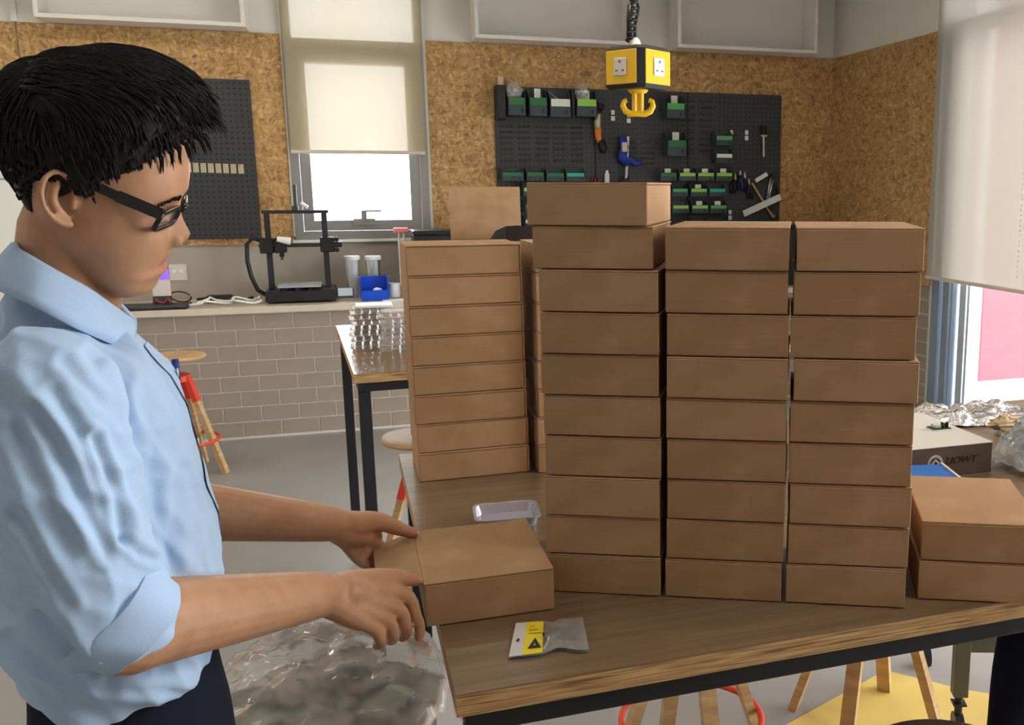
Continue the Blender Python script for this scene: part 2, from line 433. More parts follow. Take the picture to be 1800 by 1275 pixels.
MB().box((WX0 + .055, fy1 - .07, 2.635), (WX1 - .055, fy1 - .064, WZ1 - .055)).build('pane', GLASS, w1)
hd = MB(); hx = ony(640, 380, fy0).x
hd.box((hx - .075, fy0 - .004, sz0 + sw - .03), (hx + .075, fy0 + .016, sz0 + sw + .012)).box((hx - .018, fy0 - .02, sz0 + sw), (hx + .018, fy0 - .003, sz0 + sw + .07)).box((hx - .01, fy0 - .032, sz0 + sw + .06), (hx + .12, fy0 - .02, sz0 + sw + .072))
hd.build('window_handle', GREYM, sash)
struct('window_sill', MB().box((WX0 - .02, YB - .05, WZ0 - .022), (WX1 + .02, YB - .001, WZ0 - .001), b=.004), WHITEP, wall_back)
tr1 = MB().box((WX0 - .011, YB - .03, 1.29), (WX0 - .001, YB - .001, ZC)).box((WX1 + .001, YB - .03, 1.29), (WX1 + .019, YB - .001, ZC))
struct('trim_1', tr1, mat('trim_paint', (.55, .53, .48), .6))

# glazing on the right
w2 = thing('window_2', 'tall glazed opening in the right wall with blue grey frame', 'window'); del w2['category']; w2['kind'] = 'structure'
fr = MB()
fr.box((XR - .01, GY1 - .09, GZ0), (XR + .17, GY1, GZ1))
fr.box((XR, GY0, GZ0), (XR + .16, GY0 + .09, GZ1)).box((XR, GY0 + .09, GZ0), (XR + .16, GY1 - .09, GZ0 + .05)).box((XR, GY0 + .09, GZ1 - .07), (XR + .16, GY1 - .09, GZ1))
fr.build('window_frame', BLUEGREY, w2)
MB().box((XR + .02, GY0 + .09, 2.62), (XR + .14, GY1 - .09, 2.70)).build('transom', BLUEGREY, w2)
for k, (ya, yb_, xa, xb) in enumerate(((5.53, 5.60, XR + .0, XR + .07), (5.42, 5.49, XR + .06, XR + .13), (3.75, 3.83, XR + .02, XR + .12), (2.0, 2.08, XR + .02, XR + .12))):
    m = MB().box((xa, ya, GZ0 + .05), (xb, yb_, 2.62)); m.box((xa + .02, ya - .012, GZ0 + .05), (xb - .02, yb_ + .012, 2.62))
    m.build('stile', BLUEGREY if k != 1 else mat('pale_frame', (.5, .55, .6), .35, metal=.3), w2)
for ya, yb_ in ((.29, 2.0), (2.08, 3.75), (3.83, 5.42)):
    MB().box((XR + .085, ya, GZ0 + .05), (XR + .091, yb_, 2.62)).build('pane', GLASS, w2)
    MB().box((XR + .085, ya, 2.70), (XR + .091, yb_, GZ1 - .07)).build('pane', GLASS, w2)

# outside the glazing
out_white = mat('white_render', (.86, .87, .88), .8)
struct('outdoor_paving', MB().box((XR + .2, -6, -.12), (16, 16, -.02)), mat('pale_paving', (.75, .74, .72), .8, var=(2, .05)))
struct('wall_outdoor', MB().box((XR + .22, 6.80, -.02), (14, 7.2, 5)), out_white)
struct('wall_outdoor_pink_panel', MB().box((4.99, 6.775, .0), (14, 6.799, 5)), mat('pink_render', (.27, .045, .06), .7, var=(3, .05)))

# ---------------------------------------------------------------- blinds
BL1 = mat_blind('linen_blind', (.82, .70, .47), .030, .11)
BL2 = mat_blind('linen_blind_side', (.82, .77, .66), .015, .21)
def blind(name, label, a, b, z0, z1, m, normal):
    t = thing(name, label, 'blind', (a[0], a[1], z0))
    d = Vector((b[0] - a[0], b[1] - a[1], 0)); n = Vector(normal)
    me = MB(); N = 14; vs, fs = [], []
    for i in range(N + 1):
        for j in range(2):
            q = d * (i / N) + n * (.004 * math.sin(i * 1.7)) * (1 - j); q.z = (z1 - z0) * j + .02
            vs.append(q)
    for i in range(N): fs.append((2 * i, 2 * i + 2, 2 * i + 3, 2 * i + 1))
    me.add(vs, fs); me.build('fabric', m, t, smooth=True)
    MB().tube([Vector((0, 0, .012)), d + Vector((0, 0, .012))], .013, 10).build('hem_bar', mat('blind_bar', (.62, .58, .50), .5), t, smooth=40)
    MB().tube([Vector((0, 0, z1 - z0)), d + Vector((0, 0, z1 - z0))], .028, 12).build('roller_tube', WHITEP, t, smooth=40)
    return t
blind('roller_blind', 'beige roller blind half lowered over the narrow window', (WX0 + .012, YB - .075), (WX1 - .02, YB - .075), 1.862, 3.05, BL1, (0, 1, 0))
b2 = blind('roller_blind', 'wide cream roller blind lowered over the right hand glazing', (XR - .07, 5.70), (XR - .07, 3.72), 1.015, 3.08, BL2, (1, 0, 0))
blind('roller_blind', 'cream roller blind on the glazing close to the table end', (XR - .07, 3.68), (XR - .07, 1.95), 1.9, 3.08, BL2, (1, 0, 0))
ch = MB()
for i in range(60): ch.ell((-.02, 4.725 - 5.70, .1 + i * .03), (.004, .004, .006), 6, 4)
ch.build('pull_chain', WHITEP, b2)

# ---------------------------------------------------------------- ceiling lamps (above the frame)
PANEL = mat('lamp_diffuser', (.9, .9, .9), .5, emit=((1.0, .91, .76), LAMP))
for k, (x, y) in enumerate(((2.45, .1), (2.45, -.35), (1.3, 3.9), (-1.5, 3.0), (-1.4, 5.6))):  # second panel is added beside the first for a stronger key light
    names = ['above the table front', 'added behind the one above the table front to strengthen it', 'above the back table', 'above the open floor', 'over the left end of the counter']
    t = thing('ceiling_lamp', 'flat white ceiling light panel ' + names[k], 'ceiling lamp', (x, y, ZC - .045), 0, 'ceiling light panels')
    f = MB()
    for (a, b) in (((-.6, -.15, 0), (-.585, .15, .044)), ((.585, -.15, 0), (.6, .15, .044)), ((-.585, -.15, 0), (.585, -.135, .044)), ((-.585, .135, 0), (.585, .15, .044))): f.box(a, b)
    f.build('frame', WHITEP, t)
    MB().box((-.584, -.134, .006), (.584, .134, .012)).build('diffuser', PANEL, t)

# ---------------------------------------------------------------- open white cube shelves above the strand board
def cube_shelf(x0, x1, label):
    t = thing('wall_shelf', label, 'shelf', (x0, YB - .002, 2.658), 0, 'white box shelves above the strand board')
    w, d, h, k = x1 - x0, .245, .60, .025
    MB().box((0, -d, 0), (w, 0, k)).build('bottom_board', WHITESHELF, t)
    MB().box((0, -d, h - k), (w, 0, h)).build('top_board', WHITESHELF, t)
    MB().box((0, -d, k), (k, 0, h - k)).build('side_board', WHITESHELF, t)
    MB().box((w - k, -d, k), (w, 0, h - k)).build('side_board', WHITESHELF, t)
    MB().box((k, -.014, k), (w - k, -.002, h - k)).build('back_board', WHITESHELF, t)
cube_shelf(-1.77, -.585, 'white open box shelf left of the narrow window')
cube_shelf(.886, 2.03, 'white open box shelf between the narrow window and the hanging cable')
cube_shelf(2.372, 3.52, 'white open box shelf nearest the strand board corner')

# ---------------------------------------------------------------- counter along the back wall
ct = thing('tiled_counter', 'long counter with taupe brick tiles under a cream worktop', 'counter', (0, 0, 0))
MB().box((XL + .001, 6.712, 0), (XR - .02, YB - .006, .832)).build('base', GROUT, ct)
MB().box((XL + .001, 6.675, .833), (XR - .02, YB - .006, .875), b=.004).build('worktop', COUNTERM, ct)
CYF = 6.7115
rows, ph, pw = 8, .1015, .2325
k0 = 0
for r in range(rows):
    z = .832 - .004 - ph * (r + .5)
    for c in range(30):
        x = -3.08 + c * pw + (pw / 2 if r % 2 else 0)
        if x > 3.62: continue
        inst(tile_me, 'tile', ct, (x, CYF, z), (0, 0, 0), (1.0, 1.0, 1.03))
# ================================================================ tables
def table(label, x0, x1, y0, y1, legs, rz=0):
    t = thing('work_table', label, 'table', (x0, y0, 0), rz)
    w, d = x1 - x0, y1 - y0; th = .031
    MB().box((0, 0, TZ - .0025), (w, d, TZ)).build('top_surface', TOPW, t)
    MB().box((0, 0, TZ - th), (w, d, TZ - .0026)).build('plywood_slab', PLY, t)
    z1 = TZ - th - .001; z0 = z1 - .032; i = .012; s = .04
    for a, b in (((i, i, z0), (w - i, i + s, z1)), ((i, d - i - s, z0), (w - i, d - i, z1)), ((i, i + s + .001, z0), (i + s, d - i - s - .001, z1)), ((w - i - s, i + s + .001, z0), (w - i, d - i - s - .001, z1))):
        MB().box(a, b, b=.002).build('frame_rail', BLACKM, t)
    for (lx, ly) in legs(w, d, i, s):
        MB().box((lx, ly, .004), (lx + s, ly + s, z0 - .0005), b=.002).build('leg', BLACKM, t)
        MB().box((lx + .006, ly + .006, 0), (lx + s - .006, ly + s - .006, .004)).build('foot', BLACKP, t)
    return t
R = lambda d: math.radians(d)
T1X, T1Y0, T1Y1 = .087, 1.1186, 2.258
table('high work table with layered plywood edge under the tall box stacks', T1X, 2.45, T1Y0, T1Y1, lambda w, d, i, s: [(i, i), (w - i - s, i), (i, d - i - s), (w - i - s, d - i - s)], R(.8))
T2X, T2Y0, T2Y1 = -.026, 3.30, 4.52
table('high work table standing behind, close to the tiled counter', T2X, 1.80, T2Y0, T2Y1, lambda w, d, i, s: [(i, i), (w - i - s, i), (i, d - i - s), (w - i - s, d - i - s)], R(3.4))

# ================================================================ cardboard boxes
BW, BL_, BH = .1768, .2345, .062
def box_meshes():
    """closed mailer: a tray and a lid whose front panel tucks in over the tray; origin at the front left bottom corner"""
    body = MB(); e = .0018
    body.box((.0015, .0035, .0), (BW - .0015, BL_, BH - .0040), b=e)
    lid = MB()
    lid.box((0, .001, BH - .0036), (BW, BL_, BH - .0006), b=.0012)
    lid.box((.0005, 0, .0012), (BW - .0005, .0030, BH - .0034), b=.0010)
    return body.mesh('body', CARD), lid.mesh('lid', CARD)
BODY, LID = box_meshes()
def mailer(label, loc, rz, group):
    t = thing('cardboard_box', label, 'box', loc, rz, group)
    inst(BODY, 'body', t); inst(LID, 'lid', t)
    return t
def stack(base, rz, n, phrase, group, jit, first=0, names=None, left=None):
    x, y = base; d = Vector((math.cos(rz), math.sin(rz), 0))
    out = []
    for k in range(n):
        j = jit[k] if k < len(jit) else (0, 0, 0)
        p = Vector((x, y, TZ + .0003 + k * (BH + .0004))) + d * j[0] + Vector((-d.y, d.x, 0)) * j[1]
        nm = 'topmost' if k == n - 1 else (ORD[k] + ' up' if k else 'bottom one')
        lab = f'brown cardboard box, {nm} in {phrase}'
        out.append(mailer(lab, p, rz + j[2], group))
    return out
K = .62 / .72
def base(u, v): p = onz(u, v, TZ); return (p.x, p.y)
RZ = math.radians(-25.5)
R = lambda d: math.radians(d)
rnd = random.Random(3)
jA = [(.0, 0, 0), (-.001, .001, R(.6)), (-.001, -.001, R(-.3)), (.001, 0, R(.4)), (.000, .001, 0), (-.002, 0, R(.3)), (-.001, -.001, 0), (-.002, 0, R(-.3)), (-.010, .001, R(1)), (-.017, .002, R(-1))]
stack(base(963, 1040), RZ, 10, 'the ten high stack', 'boxes of the ten high stack', jA)
jB = [(0, 0, 0), (.002, 0, R(.4)), (.003, .001, R(-.2)), (.003, 0, R(.5)), (.002, 0, 0), (.003, -.002, R(-.4)), (.003, 0, 0), (.001, .001, R(.3)), (.001, 0, R(-.4))]
stack(base(1169, 1049.5), RZ, 9, 'the nine high stack beside the ten high stack', 'boxes of the middle nine high stack', jB)
jC = [(.001, 0, 0), (.003, 0, R(.6)), (.004, 0, R(.3)), (.002, 0, R(.5)), (.002, 0, R(.2)), (.006, -.002, R(-.2)), (.0, 0, R(.4)), (.003, 0, R(.6)), (.006, 0, R(1.0))]
stack(base(1379, 1060), RZ, 9, 'the nine high stack beside the low pair', 'boxes of the right nine high stack', jC)
stack(base(1612, 1054), R(-25), 2, 'the low pair at the table end', 'boxes of the low pair', [(0, 0, 0), (.002, .001, R(-.5))])
# two stacks further back: long side towards the camera
def stack_long(base_, rz, n, phrase, group, jit):
    x, y = base_
    for k in range(n):
        j = jit[k % len(jit)]
        a = rz + j[2]
        d = Vector((math.cos(a), math.sin(a), 0)); nn = Vector((-d.y, d.x, 0))
        # mailer turned by 90 degrees: its own x runs backwards, its y runs to the left
        p = Vector((x, y, TZ + .0003 + k * (BH + .0004))) + d * (BL_ + j[0]) + nn * j[1]
        nm = 'topmost' if k == n - 1 else (ORD[k] + ' up' if k else 'bottom one')
        lab = f'brown cardboard box, {nm} in {phrase}'
        mailer(lab, p, a + PI / 2, group)
jR = [(0, 0, 0), (.0, .001, R(.5)), (-.003, 0, R(-.5)), (-.002, .001, R(.4)), (-.003, 0, R(.2)), (-.004, .001, R(-.4)), (-.004, 0, R(.5)), (-.005, .001, 0)]
stack_long(base(738, 849), R(1.2), 8, 'eight high stack at the back left table corner', 'boxes of the left eight high stack', jR)
b = base(944, 833)
stack_long((b[0] + .004, b[1]), R(.8), 8, 'eight high stack half hidden behind ten high stack', 'boxes of the half hidden eight high stack', [(-q[0], q[1], q[2]) for q in jR])
# a stack on the back table, open box on its top
lx, ly = .318, 3.37
for k in range(6):
    nm = ORD[k]
    mailer(f'closed brown cardboard box, {nm} in the stack on the back table', (lx + BL_, ly - BW - .002, TZ + .0003 + k * (BH + .0004)), PI / 2, 'boxes of the stack on the back table')
ob = thing('open_cardboard_box', 'open cardboard box with its lid standing up on the back table stack', 'box', (lx, ly - BW - .002, TZ + .0003 + 6 * (BH + .0004)), 0)
t_ = MB(); q = .003
t_.box((0, 0, 0), (BL_, BW, q)).box((0, 0, q), (BL_, q, BH)).box((0, BW - q, q), (BL_, BW, BH - .001)).box((0, q, q), (q, BW - q, BH)).box((BL_ - q, q, q), (BL_, BW - q, BH))
t_.build('body', CARD, ob)
lm = MB().box((-.004, -.0015, 0), (BL_ + .002, .0015, BW)).build('lid', CARD, ob); lm.location = (0, BW - .0015, BH); lm.rotation_euler = (R(-4), 0, R(-2))
sh = thing('shaded_flap', 'box flap coloured dark for the shade inside the open box', 'sheet', (lx + .11, ly - BW + .06, TZ + 6 * (BH + .0004) + .008))
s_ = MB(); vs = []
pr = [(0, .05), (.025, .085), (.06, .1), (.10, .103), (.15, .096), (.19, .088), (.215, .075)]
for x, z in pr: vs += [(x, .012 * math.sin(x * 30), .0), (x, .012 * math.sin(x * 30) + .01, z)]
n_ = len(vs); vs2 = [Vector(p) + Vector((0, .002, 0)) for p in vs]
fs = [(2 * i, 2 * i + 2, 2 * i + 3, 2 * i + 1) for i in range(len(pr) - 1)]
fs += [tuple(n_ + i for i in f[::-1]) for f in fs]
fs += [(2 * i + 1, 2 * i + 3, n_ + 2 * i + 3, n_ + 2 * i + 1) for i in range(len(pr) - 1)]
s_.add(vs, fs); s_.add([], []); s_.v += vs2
s_.build('panel', mat('shaded_card', (.028, .018, .016), .7), sh)  # near-black colour stands for the shade on the flap and inside the box

# ---------------------------------------------------------------- the box in the man's hands
hb = onz(750, 1104, TZ)
HX, HY = hb.x, hb.y
held = thing('cardboard_box', 'brown cardboard box with a flap folded out, held by the man', 'box', (HX, HY, TZ + .0005), R(.5))
HB = BH + .003
bd = MB(); e = .0018
bd.box((0, .0015, 0), (BW + .008, BL_ - .012, HB - .003), b=e); bd.build('body', CARD, held)
ld = MB(); ld.box((-.001, .0, HB - .0026), (BW + .008, BL_ - .010, HB), b=.001); ld.box((0, -.0012, .001), (BW + .0075, .0012, HB - .0028), b=.0008)
ld.build('lid', CARD, held)
fl = MB()
fl.add([Vector(p) for p in ((0, .008, 0), (0, BL_ - .014, 0), (-.064, BL_ - .035, 0), (-.062, .03, 0), (0, .008, -.0025), (0, BL_ - .014, -.0025), (-.064, BL_ - .035, -.0025), (-.062, .03, -.0025))], [(0, 1, 2, 3), (7, 6, 5, 4), (0, 4, 5, 1), (1, 5, 6, 2), (2, 6, 7, 3), (3, 7, 4, 0)])
f_ = fl.build('flap', CARD, held, loc=(-.0012, 0, HB - .0005)); f_.rotation_euler = (0, R(-9), 0)

# ================================================================ stools
def stool(label, loc, rz, seat_h=.68, zr=.20):
    t = thing('bar_stool', label, 'stool', loc, rz, 'round wooden bar stools')
    rs = .165
    MB().lathe([(.01, seat_h - .026), (rs - .018, seat_h - .026), (rs - .004, seat_h - .02), (rs, seat_h - .012), (rs - .004, seat_h - .003), (rs - .014, seat_h), (.01, seat_h)], 40).build('seat', BEECH, t, smooth=35)
    MB().lathe([(.05, seat_h - .034), (.05, seat_h - .0265)], 20).lathe([(.012, seat_h - .14), (.012, seat_h - .034)], 12).build('screw_post', STEEL, t, smooth=35)
    MB().lathe([(.03, seat_h - .15), (.075, seat_h - .15), (.075, seat_h - .118), (.03, seat_h - .118)], 20).build('hub', RED, t, smooth=35)
    rt, rb, zt = .058, .235, seat_h - .12
    for k in range(4):
        a = PI / 4 + k * PI / 2; c, s = math.cos(a), math.sin(a)
        lg = MB().bar((rt * c, rt * s, zt), (rb * c, rb * s, .0), .042, .026, up=(c, s, .3)).build('leg', BEECH, t)
        f = .26
        MB().bar((rt * c, rt * s, zt + .002), (rt * c + (rb - rt) * c * f, rt * s + (rb - rt) * s * f, zt * (1 - f)), .046, .030, up=(c, s, .3)).build('leg_cap', RED, lg)
    rr = rt + (rb - rt) * (1 - zr / zt) + .022
    MB().tube([(rr * math.cos(2 * PI * i / 40), rr * math.sin(2 * PI * i / 40), zr) for i in range(40)], .009, 8, closed=True).build('foot_ring', RED, t, smooth=True)
    return t
p = onz(402, 831, 0)
stool('wooden stool with red foot ring in front of the tiled counter', (p.x - .235, p.y + .06, 0), R(-45 - 18), .70)
p = onz(668, 768, .68); stool('wooden stool pushed under the back table', (p.x + .165, p.y - .02, 0), R(20))
p = onz(1556, 1214, 0); stool('wooden stool under the front table beside the yellow floor panel', (p.x - .168, p.y - .166, 0), R(0), .68, .36)
p = onz(1215, 1262, .2); stool('wooden stool under the front table behind its left rail', (p.x, p.y, 0), R(45))
p = onz(1585, 1264, .66); s5 = stool('wooden stool with dark seat beside the front table edge', (p.x, p.y - .165, 0), R(10), .66)
st5 = [c for c in s5.children if c.name.startswith('seat')][0]
st5.data = st5.data.copy(); st5.data.materials[0] = mat_wood('dark_wood', (.09, .06, .045), (.12, .085, .065), (.16, .115, .09), (8, 8, 40), rough=.5)
# trolley leg with castor
p = onz(1682, 1290, 0)
tr = thing('trolley', 'grey steel trolley on castors under the front table', 'trolley', (p.x, p.y, 0), R(-20))
GREEN = mat('grey_green_steel', (.10, .10, .085), .5)
def castor(x, y):
    c = MB().box((x - .02, y - .02, .10), (x + .02, y + .02, .105)).tube([(x, y, .06), (x, y, .13)], .012, 10).build('castor_stem', BLACKP, tr)
    MB().tube([(x - .013, y, .035), (x + .013, y, .035)], .035, 18).build('castor_wheel', BLACKP, c, smooth=40)
for x, y in ((0, 0), (.5, 0), (0, .42), (.5, .42)):
    MB().box((x - .022, y - .022, .13), (x + .022, y + .022, .74), b=.002).build('post', GREEN, tr); castor(x, y)
MB().bar((.0, .0, .30), (.5, .0, .30), .03, .05).build('rail', GREEN, tr)
MB().bar((.0, .42, .30), (.5, .42, .30), .03, .05).build('rail', GREEN, tr)
MB().bar((.0, .03, .30), (.0, .39, .30), .03, .05).build('rail', GREEN, tr)
MB().bar((.5, .03, .30), (.5, .39, .30), .03, .05).build('rail', GREEN, tr)
MB().box((-.03, -.03, .741), (.53, .45, .77), b=.003).build('shelf', GREEN, tr)
# ================================================================ pegboards and what hangs on them
PY = YB - .019
pg = MB().box((-1.62, PY - .02, 1.285), (-.605, PY - .001, 2.345), b=.003)
tag(pg.build('pegboard', PEG), 'dark grey perforated pegboard behind the man', 'pegboard')
pg = thing('pegboard', 'wide dark pegboard of tool bins above the counter', 'pegboard', (0, 0, 0))
for x0, x1 in ((1.03, 1.775), (1.779, 2.52), (2.524, 3.32)):
    MB().box((x0, PY - .02, 1.33), (x1, PY - .001, 2.355), b=.003).build('board_panel', PEG, pg)
lv = [(1.06, 1.72, 1.82, 2.10, 7), (2.48, 2.77, 1.90, 2.32, 9), (2.0, 2.3, 1.80, 2.0, 5)]
for x0, x1, z0, z1, n in lv:
    for k in range(n):
        z = z0 + (z1 - z0) * (k + .5) / n
        nx = max(1, int((x1 - x0) / .11))
        for c in range(nx):
            a = x0 + (x1 - x0) * c / nx
            MB().add([(a, PY - .0205, z), (a + .095, PY - .0205, z), (a + .095, PY - .029, z - .014), (a, PY - .029, z - .014), (a, PY - .0205, z - .016), (a + .095, PY - .0205, z - .016)], [(0, 1, 2, 3), (3, 2, 5, 4), (0, 3, 4), (1, 5, 2)]).build('louvre', DARKGREY, pg)
# row of metal hooks on the pegboard behind the man
BRASS = mat('pale_metal', (.62, .56, .40), .4, metal=.6)
for k in range(9):
    p = ony(318 + k * 13.2, 294 + .4 * k, PY - .02)
    h = MB().box((p.x - .018, PY - .026, p.z - .032), (p.x + .018, PY - .0212, p.z + .032), b=.002).tube([(p.x, PY - .026, p.z + .012), (p.x, PY - .05, p.z + .012), (p.x, PY - .055, p.z + .03)], .005, 6)
    h.box((p.x - .006, PY - .03, p.z - .022), (p.x + .006, PY - .0262, p.z - .010))
    tag(h.build('tool_hook', BRASS), 'small pale metal hook plate in a row on the pegboard behind the man', 'hook', 'metal hooks on the left pegboard')

GREENS = {'d': mat('dark_green_label', (.03, .17, .055), .5), 'g': mat('green_label', (.10, .42, .12), .5), 'l': mat('lime_label', (.30, .62, .10), .5), 'w': mat('white_label', (.78, .82, .72), .5), 't': mat('teal_label', (.03, .45, .36), .5)}
BINP = mat('blue_grey_bin', (.045, .066, .078), .45)
def tool_bin(u0, v0, u1, v1, lab, label, tagw=False, deep=.13):
    a = ony(u0, v0, PY - .02); b_ = ony(u1, v1, PY - .02)
    x0, x1, z1, z0 = a.x, b_.x, a.z, b_.z
    w, h = x1 - x0, z1 - z0
    t = thing('storage_bin', label, 'bin', (x0, PY - .021, z0), 0, 'storage bins on the pegboard')
    d = deep; k = .004; hf = h * .62
    m = MB()
    m.box((0, -d, 0), (w, 0, k)).box((0, -k, k), (w, 0, h)).box((0, -d, k), (w, -d + k, hf))
    for x in (0, w - k):
        m.prism([(0, k), (0, h), (-d * .45, h), (-d, hf), (-d, k)], 0, x, x + k)
    m.build('tray', BINP, t)
    lb = MB().box((w * .06, -d - .003, hf * .62), (w * .94, -d - .0005, hf * 1.06))
    lb.build('label_strip', GREENS[lab], t)
    MB().box((w * .72, -d - .004, hf * .16), (w * .82, -d - .0005, hf * .38)).build('finger_hole', BLACKP, t)
    if tagw:
        MB().box((w * .36, -d * .6, hf * 1.1), (w * .7, -d * .6 + .002, h * 1.02)).build('card', GREENS['w'], t)
    return t
bins = [
 (887, 158, 920, 205, 'd', 'bin holding a crumpled clear bag on the pegboard top row', False),
 (924, 158, 957, 206, 'd', 'dark green labelled bin with a white card on the pegboard top row', True),
 (960, 160, 998, 208, 'w', 'bin with a grey wedge and white label on the pegboard top row', False),
 (1006, 161, 1043, 207, 'l', 'lime labelled bin right of a black divider on the pegboard top row', True),
 (1162, 170, 1195, 210, 'g', 'lone green labelled bin just right of the yellow hook', True),
 (1164, 234, 1198, 275, 'd', 'lone green labelled bin below the yellow hook', True),
 (1251, 231, 1281, 257, 'g', 'shallow green labelled bin beside two white clips', False),
 (1251, 263, 1281, 287, 'w', 'shallow bin with a white label under the shallow green one', False),
 (878, 296, 918, 318, 'd', 'leftmost small bin of the lower pegboard row', False),
 (921, 296, 953, 318, 'd', 'second small bin of the lower pegboard row', False),
 (956, 297, 988, 319, 'd', 'third small bin of the lower pegboard row', False),
 (990, 297, 1024, 319, 't', 'small bin with a teal label in the lower pegboard row', False),
 (1154, 297, 1184, 318, 'd', 'small bin with dark label left of three lime labelled ones', True),
 (1187, 297, 1217, 318, 'l', 'small lime labelled bin, first right of the dark labelled one', True),
 (1219, 297, 1249, 318, 'l', 'small lime labelled bin, second right of the dark labelled one', True),
 (1251, 297, 1281, 318, 'l', 'small lime labelled bin, third right of the dark labelled one', True),
 (1175, 325, 1203, 345, 'g', 'small green bin of the second lower row beside the ten high stack', False),
 (1207, 325, 1237, 345, 'l', 'small lime bin in the middle of the second lower row', True),
 (1239, 325, 1269, 345, 't', 'small bin with pale teal label in the second lower row', False),
 (1175, 354, 1205, 374, 'l', 'small lime bin of the third lower row beside the ten high stack', False),
 (1209, 354, 1239, 374, 'l', 'small lime bin in the middle of the third lower row', True),
 (1241, 354, 1271, 374, 'g', 'small bin with pale green label in the third lower row', True),
 (1209, 383, 1239, 402, 'w', 'small white labelled bin of the lowest row, left one', False),
 (1241, 383, 1271, 402, 'w', 'small white labelled bin of the lowest row, right one', False),
 (915, 322, 952, 345, 'l', 'lime labelled bin left of the ten high box stack', False),
 (918, 351, 952, 373, 'd', 'dark green bin with white card left of the ten high box stack', True),
 (918, 378, 952, 400, 'w', 'white labelled bin low down left of the ten high box stack', False)]
for b_ in bins: tool_bin(*b_[:6], tagw=b_[6], deep=.13 if b_[3] - b_[1] > 30 else .09)
# black tool cases standing on the board's top left
m = MB().box((0, 0, 0), (.06, .12, .24), b=.004); tag(m.build('tool_case', BLACKP, loc=(1.035, PY - .142, 2.115)), 'narrow black case at the top left of the wide pegboard', 'case')
m = MB().box((0, 0, 0), (.02, .13, .2), b=.003); tag(m.build('divider_plate', BLACKP, loc=(1.578, PY - .152, 2.14)), 'black divider plate between two top row bins', 'divider')
def crumple(mb_r, seed, amp, n=20, m=14, c=(0, 0, 0)):
    mb = MB(); vs, fs = [], []
    for i in range(m + 1):
        p = PI * i / m
        for j in range(n):
            a = 2 * PI * j / n
            d = Vector((math.sin(p) * math.cos(a), math.sin(p) * math.sin(a), math.cos(p)))
            q = 1 + amp * noise.noise(d * 2.3 + Vector((seed, 0, 0))) + amp * .8 * noise.noise(d * 6 + Vector((0, seed, 0)))
            vs.append(Vector((d.x * mb_r[0], d.y * mb_r[1], d.z * mb_r[2])) * q + Vector(c))
    for i in range(m):
        for j in range(n): fs.append((i * n + j, (i + 1) * n + j, (i + 1) * n + (j + 1) % n, i * n + (j + 1) % n))
    return mb.add(vs, fs)
CLEARBAG = mat_clear('clear_film', (.78, .8, .82), .30, .12, .45)
p = ony(903, 162, PY - .09); tag(crumple((.055, .04, .065), 3, .5).build('plastic_bag', CLEARBAG, loc=p), 'crumpled clear plastic bag in the top left bin', 'bag')
p = ony(1021, 164, PY - .09); tag(crumple((.05, .035, .055), 9, .5).build('plastic_bag', CLEARBAG, loc=p), 'crumpled clear plastic bag in the lime labelled top bin', 'bag')
p = ony(880, 146, PY - .06); tag(MB().box((-.02, 0, -.045), (.02, .015, .045), b=.002).build('paper_tag', mat('peach_paper', (.75, .5, .36), .7), loc=p), 'peach coloured paper tag above the black tool case', 'tag')
WEDGE = mat('grey_card', (.45, .47, .45), .6)
p = ony(979, 172, PY - .125); tag(MB().prism([(-.07, .045), (.07, -.045), (-.05, -.045), (.02, -.02)], 1, 0, .02).build('grey_wedge', WEDGE, loc=p), 'pale grey wedge lying in the white labelled bin', 'wedge')
# white clip pairs
for (u, v, lb) in ((1077, 203, 'small white double clip left of the yellow hook'), (1105, 207, 'small white double clip just behind the yellow hook'), (1285, 238, 'small white double clip beside the shallow green bin'), (1312, 238, 'small white double clip beside the slim steel tool'), (1283, 378, 'small white double clip beside the lowest row of bins')):
    p = ony(u, v, PY - .02)
    m = MB().box((p.x - .014, PY - .030, p.z + .004), (p.x + .014, PY - .0212, p.z + .040), b=.004).box((p.x - .016, PY - .030, p.z - .040), (p.x + .016, PY - .0212, p.z - .004), b=.004).box((p.x - .005, PY - .034, p.z - .028), (p.x + .005, PY - .0302, p.z - .016))
    tag(m.build('wall_clip', WHITEP), lb, 'clip', 'white clips on the wide pegboard')
# orange glue gun, blue clamp, steel bits, pliers, scriber, set square
def at(u, v, dy=.04): return ony(u, v, PY - dy)
g = thing('glue_gun', 'orange and black gun shaped tool on the wide pegboard', 'tool', at(1045, 235))
o0 = g.location.copy()
P_ = lambda u, v, dy=.04: at(u, v, dy) - o0
MB().tube([P_(1044, 200, .06), P_(1042, 215, .06), P_(1043, 226, .06)], [.02, .03, .026], 8).build('nozzle', BRASS, g, smooth=True)
MB().tube([P_(1043, 226, .06), P_(1044, 242, .06), P_(1047, 250, .06)], [.028, .024, .022], 8).build('handle', ORANGE, g, smooth=True)
MB().tube([P_(1048, 246, .06), P_(1054, 262, .06), P_(1051, 268, .06)], [.03, .028, .02], 8).build('grip', BLACKP, g, smooth=True)
MB().tube([P_(1040, 184, .06), P_(1052, 190, .06)], .025, 8).build('cap', BLACKP, g, smooth=True)
g.location.x += .035
g = thing('bar_clamp', 'blue quick grip bar clamp hanging on the wide pegboard', 'clamp', at(1100, 265, .075)); o0 = g.location.copy()
BLUED = mat('dark_blue_plastic', (.02, .05, .32), .4)
MB().bar(P_(1104, 240, .085), P_(1100, 330, .085), .018, .01).build('bar', STEEL, g)
MB().tube([P_(1094, 240, .075), P_(1098, 258, .075), P_(1094, 276, .075), P_(1104, 290, .075)], [.03, .035, .04, .03], 8).build('jaw', BLUED, g, smooth=True)
